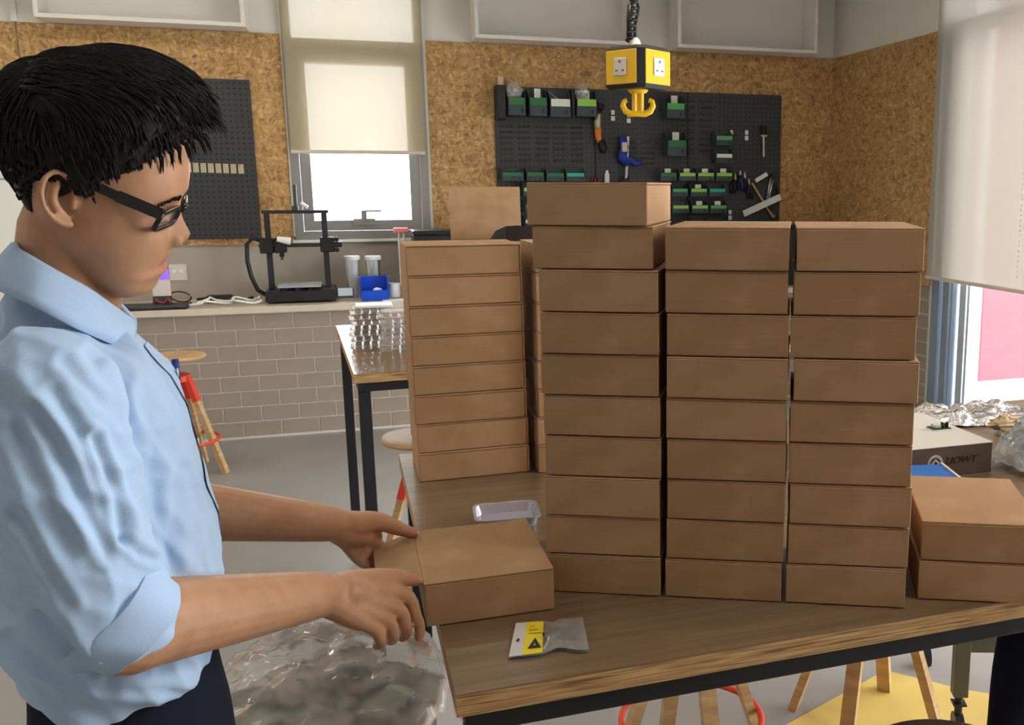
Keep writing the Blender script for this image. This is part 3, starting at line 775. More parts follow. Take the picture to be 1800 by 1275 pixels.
MB().tube([P_(1104, 278, .075), P_(1118, 288, .075), P_(1128, 284, .075)], [.03, .022, .016], 8).build('trigger', BLUED, g, smooth=True)
MB().box((-.02, -.015, -.02), (.02, .015, .05), M=Matrix.Translation(P_(1098, 262, .125)), b=.004).build('lever', mat('pale_grip', (.55, .55, .4), .5), g)
MB().tube([P_(1090, 322, .075), P_(1102, 316, .075), P_(1106, 330, .075)], [.012, .03, .012], 8).build('pad', BLACKP, g, smooth=True)
for (u, v, c, nm, lb) in ((1067, 314, WHITEP, 'tube', 'white squeeze tube on the wide pegboard'),):
    p = at(u, v); tag(MB().lathe([(.012, -.06), (.02, -.055), (.02, .03), (.012, .05), (.012, .062)], 12).build('glue_tube', c, loc=p, smooth=40), lb, nm)
p = at(1046, 318); tag(MB().tube([(-.03, 0, -.03), (-.02, 0, .03), (.0, 0, .02), (.0, 0, -.03), (.02, 0, -.03), (.035, 0, .0), (.02, 0, .02)], .008, 6).build('cutter', mat('dark_red', (.25, .03, .08), .5), loc=p, smooth=True), 'dark red looped cutter on the wide pegboard', 'tool')
g = thing('scriber', 'slim steel tool with a black holder at the right of the pegboard', 'tool', at(1341, 245)); o0 = g.location.copy()
MB().tube([P_(1341, 238), P_(1341.5, 276)], .012, 8).build('shaft', STEEL, g, smooth=40)
MB().tube([P_(1341, 222), P_(1341, 236)], [.022, .018], 8).build('holder', BLACKP, g, smooth=40)
MB().bar(P_(1336, 239), P_(1347, 239), .012, .012).build('collar', STEEL, g)
g.location.y -= .012
g = thing('set_square', 'white and steel sliding square hung diagonally at the pegboard corner', 'set square', at(1340, 355)); o0 = g.location.copy()
MB().bar(P_(1307, 376, .06), P_(1372, 346, .06), .012, .05, up=(0, 0, 1)).build('ruler_blade', WHITEP, g)
MB().tube([P_(1348, 350, .05), P_(1355, 312, .05)], .009, 6).tube([P_(1351, 350, .05), P_(1359, 316, .05)], .009, 6).build('arm', STEEL, g, smooth=True)
MB().bar(P_(1328, 318, .05), P_(1348, 306, .05), .02, .03).build('head', WHITEP, g)
MB().tube([P_(1322, 322, .045), P_(1352, 372, .045), P_(1360, 382, .045)], [.008, .009, .02], 8).build('wooden_handle', BEECH, g, smooth=True)
MB().tube([P_(1356, 306, .05), P_(1370, 344, .05)], .01, 6).build('link', BLACKP, g, smooth=True)
for k, (u, v, dx) in enumerate(((1292, 318, -4), (1301, 312, 0), (1309, 316, 4), (1316, 328, 2))):
    g = thing('pliers', ['brass jawed pliers nearest the bins in the pliers bunch', 'blue gripped pliers in the pliers bunch', 'brass jawed pliers right of the blue gripped ones', 'steel jawed black pliers hanging next to the diagonal square'][k], 'pliers', at(u, v), 0, 'bunch of pliers on the pegboard'); o0 = g.location.copy()
    MB().tube([P_(u, v - 14), P_(u + .5, v - 2)], [.006, .014], 6).build('jaws', STEEL if k % 2 else BRASS, g, smooth=True)
    MB().tube([P_(u, v - 2), P_(u + dx - 3, v + 10), P_(u + dx - 3, v + 22)], [.012, .013, .01], 6).build('grip', BLACKP, g, smooth=True)
    MB().tube([P_(u, v - 2), P_(u + dx + 3, v + 10), P_(u + dx + 4, v + 22)], [.012, .013, .01], 6).build('grip', BLUED if k == 1 else BLACKP, g, smooth=True)

# ================================================================ hanging power hub
hp = ond(1121, 122, 4.2)
hub = thing('power_hub', 'yellow and black hanging power socket cube with a yellow hook', 'power hub', hp, YAW * -1 + R(45 + 8))
hs, hh, cf = .108, .165, .024
def hub_ring(z, s, c): return [(-s + c, -s, z), (s - c, -s, z), (s, -s + c, z), (s, s - c, z), (s - c, s, z), (-s + c, s, z), (-s, s - c, z), (-s, -s + c, z)]
hm = MB(); rings = [(-.085, hs - .012, cf), (-.072, hs, cf), (.072, hs, cf), (.086, hs - .016, cf)]
vs = []; fs = []
for z, s, c in rings: vs += hub_ring(z, s, c)
for i in range(3):
    for j in range(8): fs.append((i * 8 + j, i * 8 + (j + 1) % 8, (i + 1) * 8 + (j + 1) % 8, (i + 1) * 8 + j))
fs.append(tuple(range(7, -1, -1))); fs.append(tuple(24 + j for j in range(8)))
hm.add(vs, fs); hm.build('housing', BLACKP, hub)
for k in range(4):
    a = k * PI / 2; Mz = Matrix.Rotation(a, 4, 'Z')
    pl = MB().box((hs - .002, -hs + cf + .002, -.068), (hs + .003, hs - cf - .002, .068), M=Mz, b=.002).build('face_plate', YELLOW, hub)
    MB().box((hs + .003, -.034, -.036), (hs + .010, .034, .036), M=Mz, b=.003).build('socket_outlet', WHITEP if k % 2 else CREAM, pl)
    dk = MB().box((hs + .0101, -.006, .016), (hs + .0108, .006, .026), M=Mz)
    dk.box((hs + .0101, -.024, -.018), (hs + .0108, -.010, -.012), M=Mz).box((hs + .0101, .010, -.018), (hs + .0108, .024, -.012), M=Mz)
    dk.build('socket_slots', mat('slot_purple', (.16, .08, .2), .5), pl)
hk = MB(); hw = Matrix.Rotation(R(-45 - 8), 4, 'Z')
def hpts(l): return [hw @ Vector(p) for p in l]
hk.tube(hpts([(0, 0, -.085), (0, 0, -.098)]), [.045, .034], 12)
hk.tube(hpts([(-.014, 0, -.09), (-.014, 0, -.175)]), .012, 8).tube(hpts([(.014, 0, -.09), (.014, 0, -.175)]), .012, 8).box((-.014, -.006, -.175), (.014, .006, -.095), M=hw)
for s in (-1, 1):
    hk.tube(hpts([(0, 0, -.18), (s * .03, 0, -.182), (s * .052, 0, -.172), (s * .064, 0, -.15), (s * .06, 0, -.132), (s * .046, 0, -.126)]), [.014, .014, .014, .013, .012, .011], 8)
hk.build('hook', YELLOW, hub, smooth=40)
cbl = thing('coiled_cable', 'black coiled cable holding the power hub from the ceiling', 'cable', hp + Vector((0, 0, .087)))
top = ZC - hp.z - .088
cs = []
for i in range(46 * 12):
    t_ = i / (46 * 12 - 1); a = t_ * 46 * 2 * PI
    bend = -.035 + .02 * math.sin(t_ * 9)
    cs.append((bend + .016 * math.cos(a), .016 * math.sin(a), .02 + t_ * (top - .02)))
MB().tube(cs, .0045, 5).build('coil', BLACKP, cbl, smooth=True)
MB().tube([(-.035, 0, .03), (-.034, 0, .12), (-.03, 0, .17)], .013, 8).tube([(-.03, 0, .17), (-.005, 0, .2), (.005, 0, .16), (-.01, 0, .09), (-.012, 0, .03)], .007, 6).build('strain_relief', BLACKP, cbl, smooth=True)
MB().lathe([(.018, .0), (.03, .004), (.022, .03), (.012, .04)], 14, M=Matrix.Translation((-.012, 0, 0))).build('ferrule', CREAM, cbl, smooth=40)

# ================================================================ things on the counter
CZT = .875
# 3D printer
pb = ony(474, 531, 6.88)
pr = thing('printer_frame', 'black desktop filament printer with an open gantry on the counter', '3d printer', (-.62, 6.80, CZT + .0005))
def PL(u, v, y=6.95): return ony(u, v, y) - pr.location
bx0, bx1 = PL(470, 530).x, PL(592, 528).x
m = MB().box((bx0, 0, .012), (bx1, .34, .085), b=.006); m.build('base', BLACKP, pr)
for x in (bx0 + .03, bx1 - .03):
    MB().lathe([(.014, 0), (.014, .012)], 12, M=Matrix.Translation((x, .05, 0))).build('foot', BLACKP, pr); MB().lathe([(.014, 0), (.014, .012)], 12, M=Matrix.Translation((x, .29, 0))).build('foot', BLACKP, pr)
MB().box((bx0 + .08, -.01, .105), (bx1 - .09, .30, .113), b=.002).box((bx0 + .082, -.008, .1131), (bx1 - .092, .298, .116)).build('print_bed', mat('bed_grey', (.35, .38, .42), .35), pr)
k_ = MB()
for x in (bx0 + .12, bx0 + .2, bx1 - .16): k_.lathe([(.016, .086), (.018, .092), (.012, .104)], 12, M=Matrix.Translation((x, .02, 0)))
k_.build('levelling_knobs', BLACKP, pr, smooth=40)
zt = PL(470, 376).z
xl, xr_ = PL(468, 376).x, PL(569, 376).x
POSTM = mat('post_black', (.03, .03, .032), .4)
MB().box((xl - .018, .15, .085), (xl + .018, .19, zt), b=.003).build('upright', POSTM, pr)
MB().box((xr_ - .018, .15, .085), (xr_ + .018, .19, zt), b=.003).build('upright', POSTM, pr)
MB().box((xl - .03, .148, zt), (xr_ + .03, .192, zt + .022), b=.003).build('top_bar', POSTM, pr)
zx = PL(520, 431).z
MB().box((xl - .06, .125, zx - .012), (xr_ + .04, .147, zx + .012), b=.002).build('gantry_bar', POSTM, pr)
for x in (xl, xr_ + .02):
    g = MB().box((x - .055, .118, zx - .05), (x + .035, .205, zx + .05), b=.006)
    for dz in (-.035, .035): g.tube([(x + .05, .11, zx + dz), (x + .05, .15, zx + dz)], .016, 12)
    g.tube([(x + .03, .13, zx), (x + .085, .13, zx)], .018, 10)
    g.build('carriage', BLACKP, pr)
hd_ = MB().box((xl + .045, .085, zx - .045), (xl + .115, .15, zx + .03), b=.006).box((xl + .065, .1, zx - .075), (xl + .095, .13, zx - .045), b=.003).lathe([(.012, -.092), (.003, -.075)], 10, M=Matrix.Translation((xl + .08, .115, zx)))
hd_.build('print_head', BLACKP, pr)
MB().tube([(xl + .06, .08, zx + .045), (xl + .14, .075, zx + .03)], [.018, .026], 12).build('fan_shroud', WHITEP, pr, smooth=40)
hp_ = [(xl - .05, .16, zx + .035), (xl - .10, .16, zx + .05), (xl - .135, .165, zx + .01), (xl - .14, .17, zx - .10), (xl - .125, .17, zx - .2), (xl - .09, .17, .08), (xl - .02, .17, .03)]
MB().tube(hp_, .014, 8).build('cable_loom', BLACKP, pr, smooth=True)
MB().box((.24, .14, zt + .022), (.28, .2, zt + .05), b=.003).box((.255, .15, zt + .05), (.275, .19, zt + .19), b=.003).build('spool_holder', DARKGREY, pr)
MB().tube([(.30, .15, zt + .07), (.34, .14, zt + .04)], .012, 10).build('spool_roller', WHITEP, pr, smooth=40)
MB().box((0, 0, 0), (.11, .02, .075), M=Matrix.Translation((bx1 + .005, .02, .03)) @ Matrix.Rotation(R(-35), 4, 'X'), b=.004).build('control_screen', DARKGREY, pr)
MB().box((.008, -.002, .008), (.102, -.0005, .067), M=Matrix.Translation((bx1 + .005, .02, .03)) @ Matrix.Rotation(R(-35), 4, 'X')).build('display', mat('pale_display', (.45, .55, .6), .3), pr)

# blue bin, lidded clear containers, mug
bp = ony(632, 522, 6.80)
bn = thing('parts_bin', 'small bright blue open parts bin on the counter', 'bin', (bp.x, 6.79, CZT + .0005))
m = MB(); w, d, h, k = .2, .16, .155, .004
m.box((.02, 0, 0), (w - .02, d, k)).box((.01, d - k, k), (w - .01, d, h))
m.prism([(.02, k), (w - .02, k), (w - .012, .07), (.012, .07)], 1, 0, k)
for s in (0, 1):
    x = .012 if s == 0 else w - .016
    m.prism([(0, k), (d, k), (d, h), (d * .35, h), (0, .07)], 0, x, x + k)
m.box((-.006, d * .3, h - .006), (.012, d, h)).box((w - .012, d * .3, h - .006), (w + .006, d, h))
m.build('tray', BLUE, bn)
tag(crumple((.03, .03, .018), 5, .4).build('white_part', WHITEP, loc=(bp.x + .12, 6.87, CZT + .06)), 'white crumpled part lying in the blue bin', 'part')
FROST = mat_clear('frosted_plastic', (.75, .8, .85), .42, .3, .3)
for k, (u, cl, lb) in enumerate(((615, CREAM, 'clear lidded container of pale filling behind the blue bin'), (652, DARKGREY, 'clear lidded container of dark filling behind the blue bin'))):
    p = ony(u + 6, 500, 7.05)
    c = thing('storage_jar', lb, 'container', (p.x, 7.06, CZT + .0005))
    zt_ = ony(u, 450, 7.05).z - CZT
    MB().lathe([(.02, 0), (.042, .002), (.048, zt_ - .03), (.05, zt_ - .028)], 20, cap=False).build('jar_body', FROST, c, smooth=40)
    MB().lathe([(.053, zt_ - .028), (.055, zt_ - .02), (.054, zt_ - .002), (.05, zt_)], 20).build('lid', WHITEP, c, smooth=40)
    MB().lathe([(.03, .003), (.038, .01), (.042, zt_ * (.5 if k == 0 else .75))], 16).build('filling', cl, c, smooth=40)
p = ony(688, 520, 6.92)
mg = thing('mug', 'white mug with a round handle beside the blue bin', 'mug', (p.x + .025, 6.96, CZT + .0005))
MB().lathe([(.03, 0), (.038, .003), (.04, .1), (.037, .1), (.034, .008), (.005, .006)], 24).build('cup', WHITEP, mg, smooth=40)
MB().tube([(-.03 + .0 + .04 * math.cos(a) * .9 + .055, -.0, .055 + .035 * math.sin(a)) for a in [R(q) for q in range(-80, 81, 20)]], .006, 8).build('handle', WHITEP, mg, smooth=True)
tag(MB().box((0, 0, 0), (.16, .11, .006), b=.002).build('paper_tray', WHITEP, loc=(ony(672, 527, 6.75).x, 6.70, CZT + .0005)), 'flat white tray at the counter edge', 'tray')
# cables
def cable_thing(pts, r, m, label, name='cable', n=6):
    return tag(MB().tube(pts, r, n).build(name, m, smooth=True), label, 'cable')
rc = random.Random(5)
def loopy(u0, u1, v, y, n, amp, z0=.0):
    pts = []
    a0 = ony(u0, v, y); a1 = ony(u1, v, y)
    for i in range(n):
        t_ = i / (n - 1)
        pts.append((a0.x + (a1.x - a0.x) * (t_ + .06 * math.sin(i * 1.9)), y + amp * math.sin(i * 1.3 + u0) , CZT + .008 + z0 + abs(.03 * math.sin(i * .9 + v))))
    return pts
def smooth_pts(p, k=4):
    out = []
    P = [Vector(q) for q in p]
    for i in range(len(P) - 1):
        p0, p1, p2, p3 = P[max(i - 1, 0)], P[i], P[i + 1], P[min(i + 2, len(P) - 1)]
        for j in range(k):
            t = j / k
            out.append(.5 * ((2 * p1) + (p2 - p0) * t + (2 * p0 - 5 * p1 + 4 * p2 - p3) * t * t + (3 * p1 - p0 - 3 * p2 + p3) * t ** 3))
    out.append(P[-1])
    return out
cable_thing(smooth_pts(loopy(330, 455, 515, 6.80, 9, .03)), .008, WHITEP, 'white cable lying foremost in the tangle left of the printer')
cable_thing(smooth_pts(loopy(345, 462, 512, 6.87, 10, .04, .01)), .008, WHITEP, 'white cable looped in the middle of the tangle left of the printer')
cable_thing(smooth_pts(loopy(345, 440, 510, 6.95, 8, .02)), .009, BLACKP, 'black cable running behind the white ones left of the printer')
cable_thing([ony(270 + 18 * math.cos(a) + 40, 505 + 12 * math.sin(a), 6.97) + Vector((.02, .1 * math.sin(a), -.064)) for a in [R(q) for q in range(0, 341, 20)]], .005, mat('brown_cable', (.08, .03, .025), .5), 'dark brown cable coil leaning below the wall socket')
cable_thing(smooth_pts(loopy(265, 300, 515, 6.82, 8, .04, .02)), .006, mat('red_cable', (.4, .05, .04), .5), 'red wire bundle behind the man near the black tray')
tag(MB().box((0, 0, 0), (.16, .08, .05), b=.01).build('power_adapter', BLACKP, loc=(ony(360, 512, 6.98).x, 6.98, CZT + .0005)), 'black power adapter brick among the counter cables', 'adapter')
lt = thing('laptop', 'closed black laptop at the counter edge behind the man', 'laptop', (ony(200, 540, 6.72).x, 6.70, CZT + .0005))
lw = ony(328, 535, 6.72).x - lt.location.x
MB().box((0, 0, 0), (lw, .24, .012), b=.003).build('base', BLACKP, lt); MB().box((0, 0, .0125), (lw, .24, .02), b=.003).build('lid', DARKGREY, lt)
dv = thing('device', 'small white device with a glowing violet display', 'device', (ony(266, 498, 6.86).x, 6.85, CZT + .0205))
zz = ony(280, 475, 6.86).z - CZT - .0205; dw = ony(298, 490, 6.86).x - ony(266, 490, 6.86).x
MB().box((0, 0, 0), (dw, .06, .05), b=.004).build('stand', DARKGREY, dv); MB().box((0, .005, .0505), (dw, .05, zz * .72), b=.004).build('case', CREAM, dv)
MB().box((.01, .003, zz * .725), (dw - .004, .04, zz), b=.003).build('display', mat('violet_glow', (.2, .1, .6), .3, emit=((.25, .12, 1.0), .5)), dv)
so = thing('wall_socket', 'cream double wall socket above the counter', 'socket', ony(313, 479, YB - .004))
MB().box((-.055, -.012, -.056), (.055, 0, .056), b=.004).build('face_plate', CREAM, so)
for s in (-1, 1): MB().box((s * .022 - .010, -.0145, .0), (s * .022 + .010, -.0125, .02)).build('switch', WHITEP, so)
# black cabinet at the right part of the counter
cx0, cx1 = ony(724, 408, 7.0).x, ony(1487, 386, 7.0).x
cb = thing('black_cabinet', 'long low black machine cabinet on the counter behind the box stacks', 'cabinet', (cx0, 6.82, CZT + .0005))
hc = ony(740, 404, 7.0).z - CZT
MB().box((0, 0, 0), (cx1 - cx0, .32, hc - .03), b=.006).build('body', BLACKP, cb)
MB().box((-.004, -.006, hc - .0295), (cx1 - cx0 + .004, .325, hc), b=.006).build('lid', mat('slate_plastic', (.02, .024, .03), .35), cb)
for f in (.2, .75): MB().box((f * (cx1 - cx0), -.02, hc - .05), (f * (cx1 - cx0) + .12, -.0065, hc - .035), b=.003).build('handle', STEEL, cb)
p = ony(713, 408, 7.0)
pk = thing('pink_knob', 'small pink topped knob on two pins by the window', 'knob', (cx0 - .075, 6.98, CZT + .0005))  # a plain knob on two pins, gives no light
zk = p.z - CZT
MB().box((-.05, -.03, zk - .005), (.05, .03, zk + .03), b=.006).build('cap', PINK, pk)
MB().tube([(-.015, 0, 0), (-.015, 0, zk - .005)], .008, 8).tube([(.018, 0, 0), (.018, 0, zk - .005)], .008, 8).build('pins', WHITEP, pk)
# whiteboard behind the man
wbx = onx(0, 0, -1).x
wb_ = thing('whiteboard', 'white board with grey frame lines on the wall behind the man', 'whiteboard', (-2.9, YB - .05, .9))
MB().box((0, 0, 0), (1.12, .02, .9), b=.003).build('panel', mat('board_white', (.82, .84, .80), .25), wb_)
MB().box((-.01, -.004, .895), (1.13, .022, .915)).build('top_rail', GREYM, wb_)
MB().box((0, -.003, .78), (1.12, -.0005, .79)).build('ruled_line', GREYM, wb_)
MB().tube([(.9, -.012, .55), (.93, -.012, .46)], .006, 6).build('pointer', GREYM, wb_)
MB().tube([(.88 + .04 * math.cos(R(q)), -.012, .40 + .04 * math.sin(R(q))) for q in range(0, 360, 20)], .004, 6, closed=True).build('ring', GREYM, wb_)
# ================================================================ back table: stacks of clear packs
PACK = mat_clear('pack_plastic', (.86, .82, .80), .26, .5, .06)
PACKIN = mat('pack_content', (.40, .27, .2), .6, var=(40, .4))
def pack_mesh():
    m = MB(); w, d, h = .145, .11, .021
    vs, fs = [], []
    for (s, z) in ((1.0, 0), (1.06, .001), (1.06, .004), (.98, .006), (.94, h - .003), (.9, h)):
        for (a, b) in ((-1, -.9), (-.9, -1), (.9, -1), (1, -.9), (1, .9), (.9, 1), (-.9, 1), (-1, .9)): vs.append((a * w / 2 * s, b * d / 2 * s, z))
    for i in range(5):
        for j in range(8): fs.append((i * 8 + j, i * 8 + (j + 1) % 8, (i + 1) * 8 + (j + 1) % 8, (i + 1) * 8 + j))
    fs.append(tuple(range(7, -1, -1))); fs.append(tuple(40 + j for j in range(8)))
    m.add(vs, fs)
    return m.mesh('blister', PACK)
PK = pack_mesh()
ci = MB()
for i in range(4):
    for j in range(2): ci.box((-.058 + i * .03, -.035 + j * .038, .003), (-.036 + i * .03, -.005 + j * .038, .016), b=.002)
CI = ci.mesh('content', PACKIN)
for st, (u, v, n, phrase) in enumerate(((655, 610, 7, 'left stack on the back table'), (708, 617, 7, 'right stack on the back table, beside the boxes'))):
    q = onz(u, v, TZ)
    for k in range(n):
        jx, jy = rnd.uniform(-.006, .006), rnd.uniform(-.006, .006)
        pos = ORD[k] + ' up' if 0 < k < n - 1 else ('bottom one' if k == 0 else 'topmost')
        t = thing('blister_pack', f'clear plastic pack, {pos} in the {phrase}', 'pack', (q.x + jx, q.y + .055 + jy, TZ + .0003 + k * .0214), R(rnd.uniform(-4, 4)), 'clear packs on the back table')
        inst(PK, 'shell', t); inst(CI, 'content', t)
q = onz(655, 570, TZ); q = Vector((q.x, onz(655, 610, TZ).y + .05, TZ + 7 * .0214 + .001))
tag(MB().box((-.07, -.05, 0), (.07, .05, .012), b=.003).build('box_lid', WHITEP, loc=q), 'flat white lid on top of the left clear pack stack', 'lid')
q = onz(618, 592, TZ)
t = thing('blister_pack', 'single clear pack lying alone at the back table edge', 'pack', (q.x + .03, q.y, TZ + .0003), R(20)); inst(PK, 'shell', t, scale=(.6, .6, .8))

# ================================================================ right end of the front table
wx0, wx1, wy0, wy1, wh = .97, 1.298, 1.702, 1.99, .068
wbx_ = thing('product_box', 'white topped carton with round emblem and dark lettering', 'box', (wx0, wy0, TZ + .0005))
GREYSIDE = mat('carton_grey', (.115, .085, .065), .6)
MB().box((0, 0, 0), (wx1 - wx0, wy1 - wy0, wh - .0025), b=.001).build('carton', GREYSIDE, wbx_)
MB().box((-.001, -.001, wh - .0024), (wx1 - wx0 + .001, wy1 - wy0 + .001, wh), b=.0008).build('lid', CREAM, wbx_)
em = MB(); ecx = .205 - .04
ex = onplane(1644, 812, Vector((0, wy0, 0)), Vector((0, 1, 0))).x - wx0
Mx = Matrix.Translation((ex, -.0002, wh * .46)) @ Matrix.Rotation(PI / 2, 4, 'X')
em.lathe([(.019, 0), (.019, .0006)], 32, M=Mx)
eo = em.build('emblem', mat('emblem_pale', (.55, .53, .52), .6), wbx_)
MB().lathe([(.0135, .0007), (.0135, .0011)], 32, M=Mx).build('emblem_ring', GREYSIDE, eo)
MB().box((-.0075, -.0075, .0012), (.0075, .0075, .0016), M=Mx @ Matrix.Rotation(PI / 4, 4, 'Z')).build('emblem_diamond', mat('emblem_light', (.6, .58, .57), .6), eo)
MB().box((-.0038, -.0038, .0017), (.0038, .0038, .002), M=Mx @ Matrix.Rotation(PI / 4, 4, 'Z')).build('emblem_centre', BLACKP, eo)
tx = onplane(1688, 808, Vector((0, wy0, 0)), Vector((0, 1, 0))).x - wx0
tme = text_mesh('LIOWT', .021, Matrix.Translation((tx, -.0012, wh * .50)) @ Matrix.Rotation(PI / 2, 4, 'X') @ Matrix.Scale(1.15, 4, (1, 0, 0)), italic=.3)
tme.materials.append(mat('carton_ink', (.035, .024, .018), .6)); inst(tme, 'lettering', wbx_)
# small circuit board on it
q = onz(1650, 755, TZ + wh)
cbd = thing('circuit_board', 'small green circuit module lying on the white carton', 'circuit board', (q.x, q.y, TZ + wh + .0008), R(0))
MB().box((-.024, -.016, 0), (.024, .016, .0025)).build('board', WHITEP, cbd); MB().box((-.023, -.015, .0026), (.023, .015, .0045)).build('solder_mask', mat('pcb_dark', (.02, .05, .03), .4), cbd)
MB().box((-.016, -.01, .0046), (.0, .01, .012), b=.001).build('chip', mat('chip_pale', (.5, .55, .45), .4), cbd)
m = MB()
for i in range(4): m.box((.004 + i * .005, -.012 + (i % 2) * .01, .0046), (.0075 + i * .005, -.005 + (i % 2) * .012, .011 + .003 * (i % 3)))
m.build('components', BLACKP, cbd)
# blue tray
zb_ = TZ + .045
br_, fr_ = onz(1656, 816, zb_), onz(1690, 843, zb_)
dirv = (br_ - fr_); ang = math.atan2(dirv.y, dirv.x) - PI / 2; ln_ = dirv.length
bt = thing('blue_tray', 'shallow blue tray with a pale rim behind the low box pair', 'tray', (fr_.x, fr_.y, TZ + .0005), ang)
BLUEC = mat('blue_card', (.02, .14, .48), .5)
MB().box((-.16, 0, 0), (-.003, ln_, .04), b=.002).build('tray', BLUEC, bt)
MB().box((-.16, .002, .0405), (-.004, ln_ - .002, .0445)).build('cover_sheet', BLUEC, bt)
MB().box((-.0028, -.002, 0), (.002, ln_ + .002, .047)).build('rim', CREAM, bt)
# crumpled foil and bubble wrap
FOIL = mat('foil', (.62, .6, .58), .22, metal=.95, bump=(40, 1.0, .02))
def crumpled_sheet(w, d, h, n, seed, sharp=1.0):
    m = MB(); vs, fs = [], []
    for i in range(n + 1):
        for j in range(n + 1):
            x, y = (i / n - .5) * w, (j / n - .5) * d
            e = max(0, 1 - (2 * abs(x) / w) ** 3) * max(0, 1 - (2 * abs(y) / d) ** 3)
            P = Vector((x * 9 / w, y * 9 / w, seed))
            c = abs(noise.noise(P * .45)) * 1.2 + abs(noise.noise(P * 1.1)) * .6 * sharp + abs(noise.noise(P * 2.3)) * .3 * sharp
            dx = noise.noise(P * .8 + Vector((5, 0, 0))) * w * .06; dy = noise.noise(P * .8 + Vector((0, 7, 0))) * d * .06
            vs.append((x + dx, y + dy, max(.002, h * (.25 + .75 * e) * c + h * .25 * e)))
    for i in range(n):
        for j in range(n): fs.append((i * (n + 1) + j, (i + 1) * (n + 1) + j, (i + 1) * (n + 1) + j + 1, i * (n + 1) + j + 1))
    return m.add(vs, fs)
def floored(m):
    for v in m.v: v.z = max(v.z, .001)
    return m
q = onz(1668, 728, TZ)
fo = thing('foil_sheet', 'crumpled silver foil wrap behind the white carton', 'foil', (1.55, 2.13, TZ + .001), R(-8))
crumpled_sheet(.42, .17, .042, 44, 2.2).build('sheet', FOIL, fo, smooth=25)
q = onz(1752, 752, TZ)
fo2 = thing('foil_pouch', 'upright crumpled silver pouch beside the bubble wrap', 'pouch', (1.84, 2.10, TZ + .001), R(15))
floored(crumple((.075, .04, .06), 4, .55, 24, 16, (0, 0, .055))).tube([(.05, 0, .08), (.075, 0, .11), (.07, .0, .135), (.05, 0, .145)], [.02, .016, .01, .004], 8).build('pouch', FOIL, fo2, smooth=25)
tag(crumple((.05, .025, .016), 12, .6, 20, 12, (0, 0, .016)).build('paper_scrap', mat('brown_paper', (.52, .38, .22), .7), loc=(1.545, 1.98, TZ + .008), smooth=30), 'crumpled brown paper scrap in front of the foil', 'paper')
BUB = mat_clear('bubble_film', (.82, .88, .92), .36, .08, .38, bump=(70, .9, .012))
bw = thing('bubble_wrap', 'heap of clear bubble wrap at the table end', 'bubble wrap', (1.50, 1.70, TZ + .001), R(25))
crumpled_sheet(.34, .26, .10, 44, 8.3, .8).build('sheet', BUB, bw, smooth=True)
floored(crumple((.17, .11, .075), 21, .45, 30, 20, (.03, -.02, .07))).build('fold', BUB, bw, smooth=True)
MB().tube([(-.1, .05, .03), (.02, .05, .10), (.14, .04, .19), (.2, .03, .23)], [.02, .018, .016, .012], 8).build('rolled_edge', BUB, bw, smooth=True)

# ================================================================ small things on the front table
# anti-static bag with yellow label
c1, c2, c3, c4 = [onz(u, v, TZ) for u, v in ((893, 1162), (906, 1100), (1024, 1090), (1036, 1148))]
bagm = MB(); NU, NV = 24, 12
def bag_pt(s, t, side):
    p = (c1 * (1 - s) + c4 * s) * (1 - t) + (c2 * (1 - s) + c3 * s) * t
    th = .012 * (math.sin(PI * min(1, max(0, (s - .43) / .53))) ** .6 if s > .43 and s < .96 else 0) * math.sin(PI * t) ** .6
    wr = .006 * noise.noise(Vector((s * 7, t * 3, 1.3))) * (1 if s > .45 else .12)
    pinch = .026 * math.exp(-((s - .62) / .14) ** 2) * (t - .5)
    d = (c2 - c1).normalized()
    return p - d * pinch + Vector((0, 0, .004 + (th + abs(wr) if side else -.0)))
for side in (1, 0):
    vs = [bag_pt(i / NU, j / NV, side) if side else Vector((*bag_pt(i / NU, j / NV, 0).xy, TZ + .0012)) for i in range(NU + 1) for j in range(NV + 1)]
    fs = [(i * (NV + 1) + j, (i + 1) * (NV + 1) + j, (i + 1) * (NV + 1) + j + 1, i * (NV + 1) + j + 1) for i in range(NU) for j in range(NV)]
    bagm.add(vs, fs)
es = thing('antistatic_bag', 'small silvery component bag with a yellow warning label on the table', 'bag', (0, 0, 0))
ASB = mat_clear('antistatic_film', (.55, .53, .51), .36, .12, .45)
bagm.build('pouch', ASB, es, smooth=True)
def strip(s0, s1, t0, t1, lift, n=6):
    m = MB(); vs = [bag_pt(s0 + (s1 - s0) * i / n, t0 + (t1 - t0) * j / n, 1) + Vector((0, 0, lift)) for i in range(n + 1) for j in range(n + 1)]
    return m.add(vs, [(i * (n + 1) + j, (i + 1) * (n + 1) + j, (i + 1) * (n + 1) + j + 1, i * (n + 1) + j + 1) for i in range(n) for j in range(n)])
strip(.01, .17, .02, .98, .0006).build('paper_header', mat('pale_label', (.62, .58, .55), .5), es)
yl = strip(.17, .42, .03, .97, .0008).build('label', mat('yellow_label', (.85, .66, .02), .45), es)
def tri(pts, lift=.0016): m = MB(); return m.add([bag_pt(s, t, 1) + Vector((0, 0, lift)) for s, t in pts], [tuple(range(len(pts)))])
INK = mat('ink', (.03, .03, .04), .6)
tri([(.23, .17), (.40, .17), (.315, .46)], .002).build('warning_triangle', INK, yl)
tri([(.305, .22), (.325, .22), (.315, .30)], .0026).build('triangle_mark', mat('yellow_label', (), 0), yl)
for k in range(3): strip(.22, .40 - .05 * k, .60 + .1 * k, .625 + .1 * k, .0016, 2).build('print_line', mat('ochre_ink', (.5, .36, .01), .5), yl)
tri([(.06, .43), (.09, .38), (.115, .45), (.085, .5)], .0016).build('hang_hole', INK, es)
pc = bag_pt(.62, .5, 0)
m = MB()
